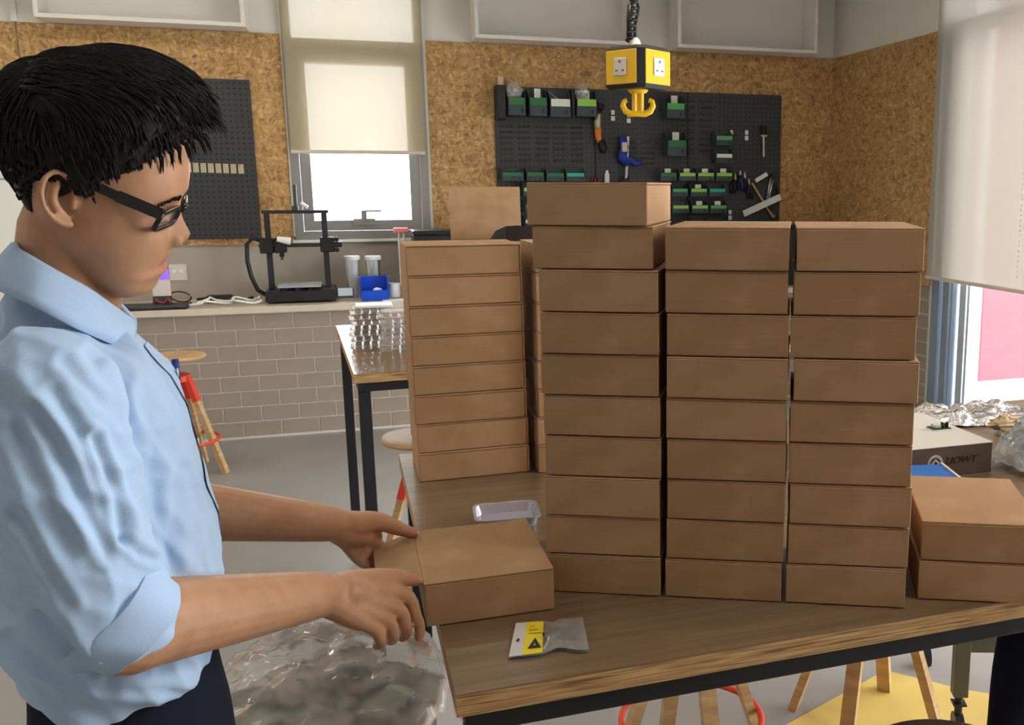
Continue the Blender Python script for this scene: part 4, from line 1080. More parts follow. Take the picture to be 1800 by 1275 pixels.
for (s, t, w) in ((.50, .5, .008), (.57, .38, .009), (.60, .62, .009), (.68, .5, .012), (.77, .44, .010), (.80, .62, .008)):
    q = bag_pt(s, t, 0); m.box((q.x - w, q.y - w, TZ + .0013), (q.x + w, q.y + w, TZ + .0075), b=.001)
m.build('component', BLACKP, es)
# clear tray behind the held box
q = onz(900, 925, TZ)
tt = thing('clear_tray', 'clear plastic tray lying behind the held box', 'tray', (q.x - .005, q.y + .03, TZ + .0005), R(-4))
LAV = mat_clear('lavender_plastic', (.78, .76, .88), .45, .08, .5)
m = MB(); prof = []
def rr(w, d, r, z, n=5):
    out = []
    for cx_, cy_, a0 in ((w - r, d - r, 0), (-w + r, d - r, 90), (-w + r, -d + r, 180), (w - r, -d + r, 270)):
        for i in range(n + 1): a = R(a0 + 90 * i / n); out.append((cx_ + r * math.cos(a), cy_ + r * math.sin(a), z))
    return out
rings = [rr(.052, .042, .014, 0), rr(.056, .046, .016, .018), rr(.061, .051, .018, .019), rr(.061, .051, .018, .0205), rr(.0555, .0455, .016, .0195), rr(.05, .04, .013, .003)]
n = len(rings[0]); vs = [p for r_ in rings for p in r_]; fs = [(i * n + j, i * n + (j + 1) % n, (i + 1) * n + (j + 1) % n, (i + 1) * n + j) for i in range(len(rings) - 1) for j in range(n)]
fs.append(tuple(range(n - 1, -1, -1))); fs.append(tuple(5 * n + j for j in range(n)))
m.add(vs, fs); m.build('tray', LAV, tt, smooth=40)

# ================================================================ clear bag of cut parts on a stool in front of the man
bz = .80
ctr = onz(575, 1200, bz + .06)
bs = thing('bar_stool', 'wooden stool carrying the big clear bag of parts', 'stool', (ctr.x + .01, ctr.y + .03, 0), R(-25), 'round wooden bar stools')
src = [o for o in bpy.data.objects if o.name == 'bar_stool'][0]
for ch in list(src.children):
    c = ch.copy(); COL.objects.link(c); c.parent = bs
    c.scale = (1, 1, (bz - .004) / .70)
    for g in ch.children:
        d_ = g.copy(); COL.objects.link(d_); d_.parent = c
pbag = thing('parts_bag', 'big clear plastic bag of cut wooden parts before the man', 'bag', (ctr.x, ctr.y, bz))
FILM = mat_clear('bag_film', (.86, .89, .91), .28, .10, .22)
n = 64; vs, fs = [], []
def bagz(x, y):
    rr_ = (abs(x) ** 3 + abs(y) ** 3) ** (1 / 3)
    P = Vector((x * 1.5 + .35 * y, y * 2.6, 3.1))
    c = (1 - abs(noise.noise(P * 1.1)) * 2) * .018 + (1 - abs(noise.noise(P * 2.3 + Vector((4, 0, 0)))) * 2) * .013 + (1 - abs(noise.noise(P * 4.6)) * 2) * .007
    h = .075 * max(0, 1 - rr_ ** 2.5) + c * min(1, 1.4 - rr_ * .7)
    return h + .03 - (min(.075, .22 * (rr_ - .9) / .3) if rr_ > .9 else 0)
for i in range(n + 1):
    for j in range(n + 1):
        x, y = (i / n - .5) * 2.3, (j / n - .5) * 2.3
        k = 1.0 / max(1.0, ((abs(x) ** 3 + abs(y) ** 3) ** (1 / 3)) / 1.02)
        vs.append((x * k * .205, y * k * .185, bagz(x, y)))
for i in range(n):
    for j in range(n): fs.append((i * (n + 1) + j, (i + 1) * (n + 1) + j, (i + 1) * (n + 1) + j + 1, i * (n + 1) + j + 1))
MB().add(vs, fs).build('film', FILM, pbag, smooth=55)
PARTW = mat('cut_board', (.44, .34, .26), .6, var=(20, .2)); PARTG = mat('pale_green_part', (.40, .42, .28), .6); PARTD = mat('dark_board', (.22, .17, .13), .6)
rp = random.Random(11)
for k in range(40):
    a, r_ = rp.uniform(0, 2 * PI), .135 * math.sqrt(rp.random())
    w, d = rp.uniform(.03, .065), rp.uniform(.012, .026)
    Mx = Matrix.Translation((r_ * math.cos(a), r_ * math.sin(a), .016 + (.07 - .06 * (r_ / .135) ** 2) * k / 40)) @ Matrix.Rotation(rp.uniform(0, 3), 4, 'Z') @ Matrix.Rotation(rp.uniform(-.12, .12), 4, 'X')
    m = MB().box((-w, -d, 0), (w, d, .003), M=Mx)
    for q in range(3): m.box((-w + .012 + q * w * .6, -d - .008, 0), (-w + .02 + q * w * .6, -d, .003), M=Mx)
    m.build('cut_part', (PARTG, PARTW, PARTD, PARTW, PARTW)[k % 5], pbag)

# ================================================================ navy cloth bag hung under the front rail
q = ond(1836, 1215, 1.62) + Vector((.03, .07, 0))
nb = thing('cloth_bag', 'dark navy cloth bag hanging under the front table', 'bag', (q.x, q.y, q.z))
NAVY = mat('navy_cloth', (.010, .014, .026), .85, spec=.15, bump=(90, .2, .002))
m = MB(); vs, fs = [], []
for i in range(9):
    t = i / 8; w = .055 + .03 * t - (.03 if i == 8 else 0); z = .11 - .27 * t
    for j in range(20):
        a = 2 * PI * j / 20; r = 1 + .12 * math.sin(3 * a + t * 3)
        vs.append((w * 1.3 * r * math.cos(a), w * .55 * r * math.sin(a), z))
for i in range(8):
    for j in range(20): fs.append((i * 20 + j, i * 20 + (j + 1) % 20, (i + 1) * 20 + (j + 1) % 20, (i + 1) * 20 + j))
fs.append(tuple(range(19, -1, -1))); fs.append(tuple(160 + j for j in range(20)))
m.add(vs, fs).build('pouch', NAVY, nb, smooth=True)
zh = TZ - .033 - q.z
for s_ in (-1, 1): MB().tube(smooth_pts([(-.05, s_ * .015, .10), (-.03, s_ * .012, zh - .03), (0, s_ * .01, zh), (.03, s_ * .012, zh - .03), (.05, s_ * .015, .10)]), .006, 6).build('handle', NAVY, nb, smooth=True)
# ================================================================ the man
HD = ond(190, 330, 1.05)
BASE = Vector((HD.x, HD.y, 0))
def frame(deg):
    a = R(deg); return Vector((math.cos(a), math.sin(a), 0)), Vector((-math.sin(a), math.cos(a), 0))
HXA, HYA = frame(-2)        # head: forward, left
BXA, BYA = frame(11)       # trunk
def mk(X, Y, roll=0.0):
    def loc_from_px(u, v, y=0.0):
        d = ray(u, v); t = (BASE + Y * y - C0).dot(Y) / d.dot(Y); P = C0 + d * t - BASE
        return Vector((P.dot(X), P.dot(Y), P.z - roll * y))
    def to_obj(p): return X * p[0] + Y * p[1] + Vector((0, 0, p[2] + roll * p[1]))     # person-object coordinates
    return loc_from_px, to_obj
LH, OH = mk(HXA, HYA, .15)     # the head leans a little to his right
LB, OB = mk(BXA, BYA)
def OD(u, v, d): return ond(u, v, d) - BASE
man = thing('person', 'man in a light blue rolled-sleeve shirt and dark glasses folding a box', 'person', BASE)

def interp(tab, x):
    if x <= tab[0][0]: return tab[0][1]
    for (a, p), (b, q) in zip(tab, tab[1:]):
        if x <= b:
            t = (x - a) / (b - a); return p + (q - p) * t
    return tab[-1][1]
def sinterp(tab, x):
    """smooth (catmull) interpolation of a sorted table"""
    n = len(tab)
    if x <= tab[0][0]: return tab[0][1]
    if x >= tab[-1][0]: return tab[-1][1]
    for i in range(n - 1):
        if tab[i][0] <= x <= tab[i + 1][0]:
            x1, y1 = tab[i]; x2, y2 = tab[i + 1]; h = x2 - x1; t = (x - x1) / h
            m1 = (y2 - tab[i - 1][1]) / (x2 - tab[i - 1][0]) if i > 0 else (y2 - y1) / h
            m2 = (tab[i + 2][1] - y1) / (tab[i + 2][0] - x1) if i + 2 < n else (y2 - y1) / h
            return (2 * t ** 3 - 3 * t * t + 1) * y1 + (t ** 3 - 2 * t * t + t) * h * m1 + (-2 * t ** 3 + 3 * t * t) * y2 + (t ** 3 - t * t) * h * m2
def px_tab(pts, key=LH):
    out = []
    for u, v in pts:
        p = key(u, v); out.append((p.z, p.x))
    return sorted(out)
FRONT = px_tab([(170, 103), (232, 112), (282, 145), (314, 195), (326, 240), (330, 283), (331, 312), (325, 335), (314, 356), (306, 380), (302, 405), (300, 432), (297, 450), (291, 464), (292, 476), (279, 489), (274, 502), (262, 512), (238, 519)])
BACK = px_tab([(150, 103), (92, 112), (52, 140), (28, 190), (24, 235), (34, 285), (52, 330), (70, 370), (92, 410), (118, 440), (140, 470), (172, 498), (205, 514), (230, 519)])
zz = lambda v, u=200: LH(u, v).z
WID = sorted([(zz(103, 160), .012), (zz(112), .040), (zz(140), .062), (zz(190), .0745), (zz(235), .078), (zz(285), .0775), (zz(330), .0735), (zz(375), .0685), (zz(410), .0645), (zz(440), .0585), (zz(470), .050), (zz(495), .040), (zz(512), .028), (zz(519), .015)])
ZT, ZB = min(FRONT[-1][0], BACK[-1][0]), max(FRONT[0][0], BACK[0][0])
nt_, nn_ = LH(326, 411), LH(320, 350)
NOSE = sorted([(zz(345, 320), 0.0), (zz(362, 320), .0035), (zz(385, 320), .0100), (zz(402, 320), .0165), (nt_.z, .0195), (zz(421, 320), .0175), (zz(429, 320), .011), (zz(437, 320), .0)])
EYEZ = zz(372, 300)
MOUTHZ = zz(462, 290)
def head_pt(z, th, off=0.0):
    xf, xb, w = sinterp(FRONT, z), sinterp(BACK, z), sinterp(WID, z)
    c, a = (xf + xb) / 2, (xf - xb) / 2
    ct, st = math.cos(th), math.sin(th)
    e = 2 / 2.35
    x = c + (a + off) * math.copysign(abs(ct) ** e, ct); y = (w + off) * math.copysign(abs(st) ** e, st)
    if ct > 0:
        f = max(0, ct)
        ay = abs(y)
        n = interp(NOSE, z) if NOSE[0][0] < z < NOSE[-1][0] else 0
        if n > 0:
            s = .0065 + .0075 * max(0, min(1, (nn_.z - z) / (nn_.z - nt_.z)))
            x += n * math.exp(-(ay / s) ** 2.4)
        x -= .0085 * math.exp(-((z - EYEZ) / .011) ** 2 - ((ay - .030) / .015) ** 2)        # eye sockets
        x += .0025 * math.exp(-((z - EYEZ - .021) / .007) ** 2 - ((ay - .025) / .018) ** 2)   # brow
        x += .004 * math.exp(-((z - EYEZ + .022) / .013) ** 2 - ((ay - .046) / .014) ** 2)    # cheekbone
        x -= .0035 * math.exp(-((z - MOUTHZ) / .0022) ** 2 - (ay / .022) ** 4)                # mouth line
        x -= .0030 * (1 - math.exp(-(ay / .026) ** 4)) * math.exp(-((z - MOUTHZ) / .022) ** 2)  # corners of the mouth recede
    return Vector((x, y, z))
def head_loft(mb, nz=90, na=84):
    vs, fs = [], []
    for i in range(nz + 1):
        z = ZB + (ZT - ZB) * i / nz
        for j in range(na): vs.append(OH(head_pt(z, 2 * PI * j / na)))
    for i in range(nz):
        for j in range(na): fs.append((i * na + j, i * na + (j + 1) % na, (i + 1) * na + (j + 1) % na, (i + 1) * na + j))
    fs.append(tuple(range(na - 1, -1, -1))); fs.append(tuple(nz * na + j for j in range(na)))
    mb.add(vs, fs)
def capsule(mb, pts, rs, n=14, k=5):
    """closed tapered limb with rounded ends through the given points"""
    P = [Vector(p) for p in pts]
    Q, RR = [], []
    for i in range(len(P) - 1):
        p0, p1, p2, p3 = P[max(i - 1, 0)], P[i], P[i + 1], P[min(i + 2, len(P) - 1)]
        for j in range(k):
            t = j / k
            Q.append(.5 * ((2 * p1) + (p2 - p0) * t + (2 * p0 - 5 * p1 + 4 * p2 - p3) * t * t + (3 * p1 - p0 - 3 * p2 + p3) * t ** 3)); RR.append(rs[i] + (rs[i + 1] - rs[i]) * t)
    Q.append(P[-1]); RR.append(rs[-1])
    d0 = (Q[0] - Q[1]).normalized(); d1 = (Q[-1] - Q[-2]).normalized()
    pre = [(Q[0] + d0 * RR[0] * math.sin(a), RR[0] * math.cos(a)) for a in (R(85), R(60), R(30))]
    post = [(Q[-1] + d1 * RR[-1] * math.sin(a), RR[-1] * math.cos(a)) for a in (R(30), R(60), R(85))]
    allp = pre + list(zip(Q, RR)) + post
    mb.tube([p for p, r in allp], [r for p, r in allp], n)

# ---- joints (person-object coordinates)
nS, nE, nW = OB((-.070, -.165, 1.468)), OB(LB(190, 1106, -.185)), OD(562, 1046, 1.13)
fS, fE, fW = OB((-.055, .165, 1.455)), OB((-.010, .215, 1.225)), OD(582, 921, 1.372)
skin = MB()
head_loft(skin)
# ears
for s in (-1, 1):
    ec = LH(113, 348, -.074); ec.y = s * .0735
    def EP(du, dv, out):     # offset in px-like units on the ear plane
        return OH((ec.x + du * .00043, ec.y + s * (out + max(0, -du) * .00035), ec.z - dv * .00056))
    hel = [(20, -10), (22, -28), (12, -44), (-4, -49), (-20, -40), (-29, -18), (-28, 6), (-20, 26), (-6, 42), (8, 46)]
    capsule(skin, [EP(u, v, o) for (u, v), o in zip(hel, (.004, .008, .011, .013, .014, .014, .013, .011, .008, .005))], [.0026, .0028, .003, .0031, .0032, .0031, .003, .0032, .0044, .004], 10, 4)
    capsule(skin, [EP(4, -34, .002), EP(-12, -20, .005), EP(-18, 2, .005), EP(-10, 22, .004), EP(2, 38, .003)], [.0046, .0050, .0052, .0050, .0045], 12, 3)
    capsule(skin, [EP(-6, -22, .009), EP(-14, -4, .010), EP(-8, 16, .008)], [.0024, .0026, .0024], 10, 3)
    capsule(skin, [EP(22, 4, .005), EP(19, 14, .005)], [.0040, .0038], 10, 2)
    # eyelid
    q = head_pt(EYEZ, 0); xx = sinterp(FRONT, EYEZ)
    M3 = Matrix.Identity(3)
    skin.ell(OH((xx - .0165, s * .0305, EYEZ - .001)), (.0125, .0125, .0115), 18, 12)
    # nostril wing
    skin.ell(OH((sinterp(FRONT, nt_.z) + .004, s * .0105, nt_.z - .006)), (.0095, .0066, .0070), 14, 10)
# neck and trunk core
capsule(skin, [OH(LH(112, 590)), OH(LH(114, 490)), OH(LH(122, 400))], [.054, .0475, .047], 24, 5)
for s in (-1, 1): capsule(skin, [OH(LH(112, 590, s * .014)), OH(LH(114, 490, s * .012)), OH(LH(122, 400, s * .012))], [.05, .044, .043], 20, 4)
capsule(skin, [OH(LH(150, 560)), OH(LH(158, 500)), OH(LH(160, 450))], [.03, .034, .034], 18, 4)
capsule(skin, [OB((-.03, 0, .96)), OB((-.03, 0, 1.15)), OB((-.04, 0, 1.35)), OB((-.045, 0, 1.43))], [.085, .080, .085, .07], 24, 5)
capsule(skin, [nS, OB((-.05, 0, 1.43)), fS], [.036, .05, .036], 16, 4)
for s in (-1, 1):
    capsule(skin, [OB((-.03, s * .085, .97)), OB((-.02, s * .10, .52)), OB((-.04, s * .10, .09))], [.07, .05, .036], 16, 5)
# arms
def mid(a, b, t): return a + (b - a) * t
capsule(skin, [nS, mid(nS, nE, .5), nE, mid(nE, nW, .22), mid(nE, nW, .6), nW], [.036, .040, .038, .0445, .0375, .0285], 20, 5)
capsule(skin, [fS, mid(fS, fE, .5), fE, mid(fE, fW, .22), mid(fE, fW, .6), fW], [.036, .040, .038, .0430, .0350, .0265], 20, 5)
# ---- near hand
FLZ = TZ + HB + .0005
def onp(u, v, z): return onz(u, v, z) - BASE
hand_n = {
 'index': ([(703, 1043, 1.232), (731, 1084, 1.243), (738, 1106, 1.248), (736, 1120, 1.248)], [.0112, .0084, .0076, .0066]),
 'middle': ([(691, 1068, 1.210), (712, 1099, 1.222), (714, 1114, 1.236), (707, 1121, 1.252)], [.0112, .0086, .0078, .0068]),
 'ring': ([(674, 1088, 1.190), (690, 1113, 1.200), (691, 1124, 1.216), (685, 1127, 1.234)], [.0108, .0083, .0075, .0066]),
 'pinky': ([(655, 1103, 1.173), (668, 1124, 1.180), (668, 1133, 1.194), (662, 1134, 1.210)], [.0098, .0076, .0068, .0060])}
for nm, (pts, rs) in hand_n.items():
    P = [OD(*p) for p in pts]
    capsule(skin, [mid(nW, P[0], .04)] + P, [.0235, *rs], 14, 4)
    capsule(skin, [mid(nW, P[0], .2), mid(nW, P[0], .75)], [.022, .0155], 14, 4)
tip = onp(731, 1021, FLZ + .008)
capsule(skin, [mid(nW, OD(620, 1030, 1.17), .5), OD(612, 1030, 1.175), OD(655, 1019, 1.21), OD(697, 1016, 1.245), tip], [.021, .0195, .0150, .0118, .0082], 14, 5)
capsule(skin, [OD(610, 1042, 1.16), OD(660, 1048, 1.205)], [.024, .020], 16, 4)
# ---- far hand
hand_f = {
 'index': ([(640, 947, 1.425), (656, 968, 1.44), (668, 982, 1.44), (676, 988, 1.43)], [.0118, .0098, .0086, .0075]),
 'middle': ([(629, 953, 1.415), (648, 981, 1.43), (661, 994, 1.432), (668, 998, 1.425)], [.0120, .0100, .0088, .0078]),
 'ring': ([(619, 956, 1.408), (638, 985, 1.42), (651, 998, 1.422), (658, 1001, 1.415)], [.0115, .0095, .0085, .0076]),
 'pinky': ([(609, 957, 1.40), (624, 978, 1.41), (636, 990, 1.412), (643, 993, 1.405)], [.0105, .0086, .0075, .0068])}
for nm, (pts, rs) in hand_f.items():
    P = [OD(*p) for p in pts]
    capsule(skin, [mid(fW, P[0], .1)] + P, [.020, *rs], 14, 4)
tipf = onp(727, 938, FLZ + .006)
capsule(skin, [fW, OD(622, 921, 1.395), OD(664, 917, 1.425), OD(699, 929, 1.45), tipf], [.022, .020, .0152, .0118, .0082], 14, 5)
capsule(skin, [OD(600, 932, 1.385), OD(634, 940, 1.415)], [.024, .020], 16, 4)
capsule(skin, [OD(636, 940, 1.415), OD(656, 952, 1.435), OD(672, 962, 1.445)], [.015, .012, .008], 14, 4)
capsule(skin, [OD(625, 932, 1.405), OD(652, 936, 1.43), OD(664, 944, 1.445)], [.019, .014, .008], 14, 4)

def remeshed(mb, name, voxel, smooth_it, factor=.5):
    me = mb.mesh(name, [])
    o = bpy.data.objects.new(name, me); COL.objects.link(o)
    m1 = o.modifiers.new('union', 'REMESH'); m1.mode = 'VOXEL'; m1.voxel_size = voxel; m1.use_smooth_shade = True
    if smooth_it:
        m2 = o.modifiers.new('relax', 'SMOOTH'); m2.iterations = smooth_it; m2.factor = factor
    dg = bpy.context.evaluated_depsgraph_get()
    out = bpy.data.meshes.new_from_object(o.evaluated_get(dg))
    bpy.data.objects.remove(o); bpy.data.meshes.remove(me)
    out.name = name; out.shade_smooth()
    return out
body_me = remeshed(skin, 'body', .0023, 2)
# skin colour: lips, knuckles and ears a little redder (the body's own colour)
ca = body_me.color_attributes.new('tint', 'FLOAT_COLOR', 'POINT')
lipc = OH((sinterp(FRONT, MOUTHZ), 0, MOUTHZ))
thumbs = [tip, tipf]
def tint(co):
    d = co - lipc; x, y, z = d.dot(HXA), d.dot(HYA), d.z
    v = math.exp(-((z) / .0085) ** 4 - (y / .020) ** 4) if x > -.018 and abs(y) < .04 else 0
    for t in thumbs:
        r_ = (co - t).length
        if r_ < .03: v = max(v, .6 * math.exp(-(r_ / .016) ** 2))
    return v
cols = []
for v in body_me.vertices:
    t = tint(v.co); cols += [t, t, t, 1]
ca.data.foreach_set('color', cols)
SKIN = mat('skin', (.36, .18, .105), .48, spec=.35)
nt, b_, new = nodes_of(SKIN)
at_ = new('ShaderNodeAttribute'); at_.attribute_name = 'tint'
mp = mapping(nt, (14, 14, 14)); nz_ = new('ShaderNodeTexNoise'); nz_.inputs['Scale'].default_value = 3; nz_.inputs['Detail'].default_value = 5
nt.links.new(mp.outputs[0], nz_.inputs['Vector'])
r_ = ramp(nt, [(.3, (.45, .235, .13)), (.7, (.53, .285, .165))]); nt.links.new(nz_.outputs['Fac'], r_.inputs['Fac'])
mx = new('ShaderNodeMix'); mx.data_type = 'RGBA'; mx.inputs[7].default_value = (.50, .17, .14, 1)
nt.links.new(at_.outputs['Fac'], mx.inputs[0]); nt.links.new(r_.outputs['Color'], mx.inputs[6]); nt.links.new(mx.outputs[2], b_.inputs['Base Color'])
bp = new('ShaderNodeBump'); bp.inputs['Strength'].default_value = .15; bp.inputs['Distance'].default_value = .0008
n3 = new('ShaderNodeTexNoise'); n3.inputs['Scale'].default_value = 450; tc_ = new('ShaderNodeTexCoord'); nt.links.new(tc_.outputs['Object'], n3.inputs['Vector'])
nt.links.new(n3.outputs['Fac'], bp.inputs['Height']); nt.links.new(bp.outputs['Normal'], b_.inputs['Normal'])
body_me.materials.append(SKIN)
body = bpy.data.objects.new('body', body_me); COL.objects.link(body); body.parent = man
# thumb nails
for t, d in ((tip, (tip - OD(697, 1016, 1.245)).normalized()), (tipf, (tipf - OD(699, 929, 1.45)).normalized())):
    up = Vector((0, 0, 1)); up = (up - d * up.dot(d)).normalized(); w = d.cross(up)
    m = MB(); vs, fs = [], []
    for i in range(5):
        for j in range(5):
            a, c = (j / 4 - .5) * 2, i / 4
            vs.append(t + d * (-.008 + .015 * c) + w * (a * .0058) + up * (.0078 - .0030 * a * a - .002 * c * c))
    fs = [(i * 5 + j, (i + 1) * 5 + j, (i + 1) * 5 + j + 1, i * 5 + j + 1) for i in range(4) for j in range(4)]
    m.add(vs, fs).build('thumb_nail', mat('nail', (.62, .40, .32), .25), man, smooth=True)

# ---------------------------------------------------------------- hair
HPOLY = [(137, 330), (160, 322), (196, 334), (203, 306), (222, 297), (252, 289), (270, 280), (290, 266), (305, 255), (330, 246), (420, 200), (330, 40), (100, 30), (-60, 120), (-60, 300), (25, 392), (62, 400), (78, 372), (86, 330), (92, 306), (112, 298), (132, 308)]
HP2 = [LH(u, v) for u, v in HPOLY]; HP2 = [(p.x, p.z) for p in HP2]
def in_poly(x, z):
    c = False; n = len(HP2)
    for i in range(n):
        (x1, z1), (x2, z2) = HP2[i], HP2[i - 1]
        if (z1 > z) != (z2 > z) and x < (x2 - x1) * (z - z1) / (z2 - z1) + x1: c = not c
    return c
def edge_dist(x, z):
    d = 9
    for i in range(len(HP2)):
        (ax, az), (bx, bz_) = HP2[i - 1], HP2[i]; dx, dz = bx - ax, bz_ - az
        t = max(0, min(1, ((x - ax) * dx + (z - az) * dz) / (dx * dx + dz * dz))); ex, ez = x - ax - dx * t, z - az - dz * t
        d = min(d, ex * ex + ez * ez)
    return math.sqrt(d)
HTOP, HLOW = zz(120), zz(395, 60)
def hair_thick(p):
    ins = in_poly(p.x, p.z); e = edge_dist(p.x, p.z)
    if not ins: return -.004 - min(.01, e)
    f = max(0, min(1, (p.z - HLOW) / (zz(190) - HLOW)))
    full = .003 + .015 * f ** 1.3 - .006 * max(0, min(1, (p.z - zz(170)) / .03))
    full += .007 * max(0, min(1, (p.x - .0) / .06)) * max(0, min(1, (p.z - zz(300)) / .03))
    return min(full, .0008 + e * .9) + .0022 * noise.noise(p * 55) * f + .003 * noise.noise(p * 18) * f
hm = MB(); vs, fs = [], []; nz, na = 110, 110
zh0 = zz(400, 60)
ztop = ZT - .0005
for i in range(nz + 1):
    z = zh0 + (ztop - zh0) * (1 - (1 - i / nz) ** 1.6)
    for j in range(na):
        th = 2 * PI * j / na; p = head_pt(z, th); c = Vector(((sinterp(FRONT, z) + sinterp(BACK, z)) / 2, 0, min(z, zz(250))))
        d = (p - c).normalized(); q = p + d * hair_thick(p)
        vs.append(OH(q))
for i in range(nz):
    for j in range(na): fs.append((i * na + j, i * na + (j + 1) % na, (i + 1) * na + (j + 1) % na, (i + 1) * na + j))
fs.append(tuple(nz * na + j for j in range(na)))
hm.add(vs, fs)
rh = random.Random(2)
def lock(p, flow, out, length, r0, lift, droop):
    pts, rr = [], []
    q = p.copy(); d = flow.normalized(); seg = 5
    for i in range(seg + 1):
        pts.append(OH(q + out * lift * math.sin(PI * min(1, i / seg * .9)))); rr.append(r0 * (1 - (i / seg) ** 1.6) + .00025)
        d = (d + Vector((0, 0, -droop)) * (i / seg)).normalized(); q = q + d * (length / seg)
    hm.tube(pts, rr, 4)
cnt = 0
while cnt < 2200:
    z = zz(400, 60) + (ztop - zz(400, 60)) * rh.random() ** .75; th = rh.uniform(-PI, PI)
    p = head_pt(z, th)
    if not in_poly(p.x, p.z): continue
    e = edge_dist(p.x, p.z)
    c = Vector((p.x * .3, 0, zz(260))); out = (p - c).normalized(); t = hair_thick(p)
    low = p.z < zz(330, 60)
    if low and rh.random() < .7: continue
    root = p + out * max(.001, t * .95)
    topness = max(0, min(1, (p.z - zz(210)) / .04))
    fwdv = Vector((1, .15 * rh.uniform(-1, 1) + p.y * 2, 0)); dn = Vector((.25, 0, -1))
    back = p.x < -.03
    flow = fwdv * topness + dn * (1 - topness) if not back else Vector((-.35 * topness, 0, -.6 - .4 * (1 - topness)))
    flow = flow - out * flow.dot(out) * .9
    if flow.length < .05: continue
    ln = (.018 + .022 * topness) * rh.uniform(.6, 1.1)
    if e < .012 and not topness > .5: ln *= .45
    if -.075 < p.x < -.005 and p.z < zz(296, 110) + .022: ln *= .35
    if low: ln *= .4
    if p.x > .03 and p.z < zz(262): ln *= .5
    lock(root, flow, out, ln, .0016 * rh.uniform(.6, 1.2), .0015, .12)
    cnt += 1
for k in range(1700):     # crown
    z = ztop - (ztop - zz(175)) * rh.random() ** 2; th = rh.uniform(-PI, PI); p = head_pt(z, th)
    c = Vector((p.x * .3, 0, zz(260))); out = (p - c).normalized(); root = p + out * max(.002, hair_thick(p) * 1.0)
    flow = Vector((1 if p.x > -.045 else -.8, rh.uniform(-.5, .5) + p.y * 6, 0)); flow = flow - out * flow.dot(out) * .95
    if flow.length > .05: lock(root, flow, out, rh.uniform(.016, .034), .0019 * rh.uniform(.6, 1.2), .0018, .08)
# fringe: locks falling forward over the forehead
for k in range(330):
    y = rh.uniform(-.066, .066); th = math.asin(max(-1, min(1, y / .078))) * .9
    z = zz(rh.uniform(150, 225), 300); p = head_pt(z, th); out = Vector((.8, y * 3, .5)).normalized()
    root = p + out * .017
    side = abs(y) / .066
    flow = Vector((1.0, -y * 2 + rh.uniform(-.25, .25), .05 - .55 * side + rh.uniform(-.3, .2)))
    lock(root, flow, out, rh.uniform(.022, .036) * (1 - .25 * side), .0024 * rh.uniform(.6, 1.1), .002, rh.uniform(.4, .9))
for (u0, v0, u1, v1, y) in ((258, 262, 262, 306, -.060), (272, 262, 284, 308, -.055), (240, 268, 246, 298, -.066), (288, 255, 303, 298, -.046), (300, 250, 318, 290, -.035), (314, 245, 334, 284, -.02), (320, 240, 345, 280, .0), (330, 235, 362, 276, .02), (335, 232, 370, 268, .01), (225, 275, 228, 302, -.069)):
    for q in range(7):
        a, b = LH(u0 + rh.uniform(-6, 6), v0, y), LH(u1 + rh.uniform(-4, 4), v1 + rh.uniform(-12, 2), y)
        m_ = (a + b) / 2 + Vector((.004, -.003 if y < 0 else .002, .004))
        hm.tube([OH(a), OH(m_), OH(b)], [.0016, .0015, .0002], 4)
HAIR = mat('black_hair', (.010, .0095, .010), .55, spec=.3)
hair = hm.build('hair', HAIR, man, smooth=True)
# eyebrows and lashes
for s in (-1, 1):
    eb = MB()
    for k in range(70):
        t = k / 69; yy = s * (.013 + .036 * t)
        z = EYEZ + .0165 + .004 * math.sin(PI * min(1, t * .9)) - .003 * t + rh.uniform(-.0022, .0022)
        th = math.asin(min(1, abs(yy) / .085)) * s
        lo, hi = 0.0, PI / 2
        for _ in range(18):
            md = (lo + hi) / 2
            if abs(head_pt(z, md).y) < abs(yy): lo = md
            else: hi = md
        q = head_pt(z, s * (lo + hi) / 2)
        eb.tube([OH(q + Vector((-.0003, 0, -.001))), OH(q + Vector((.0013, s * .004, .0012)))], [.0008, .0003], 4)
    eb.build('eyebrow', mat('brow_hair', (.04, .025, .018), .6), man)
    la = MB(); xx = sinterp(FRONT, EYEZ)
    pts = [OH((xx - .0165 + .0130 * math.cos(a), s * (.0305) + .0130 * math.sin(a), EYEZ - .0052)) for a in [R(q) for q in range(-70, 71, 14)]]
    la.tube(pts, .0008, 5).build('eyelash', HAIR, man)

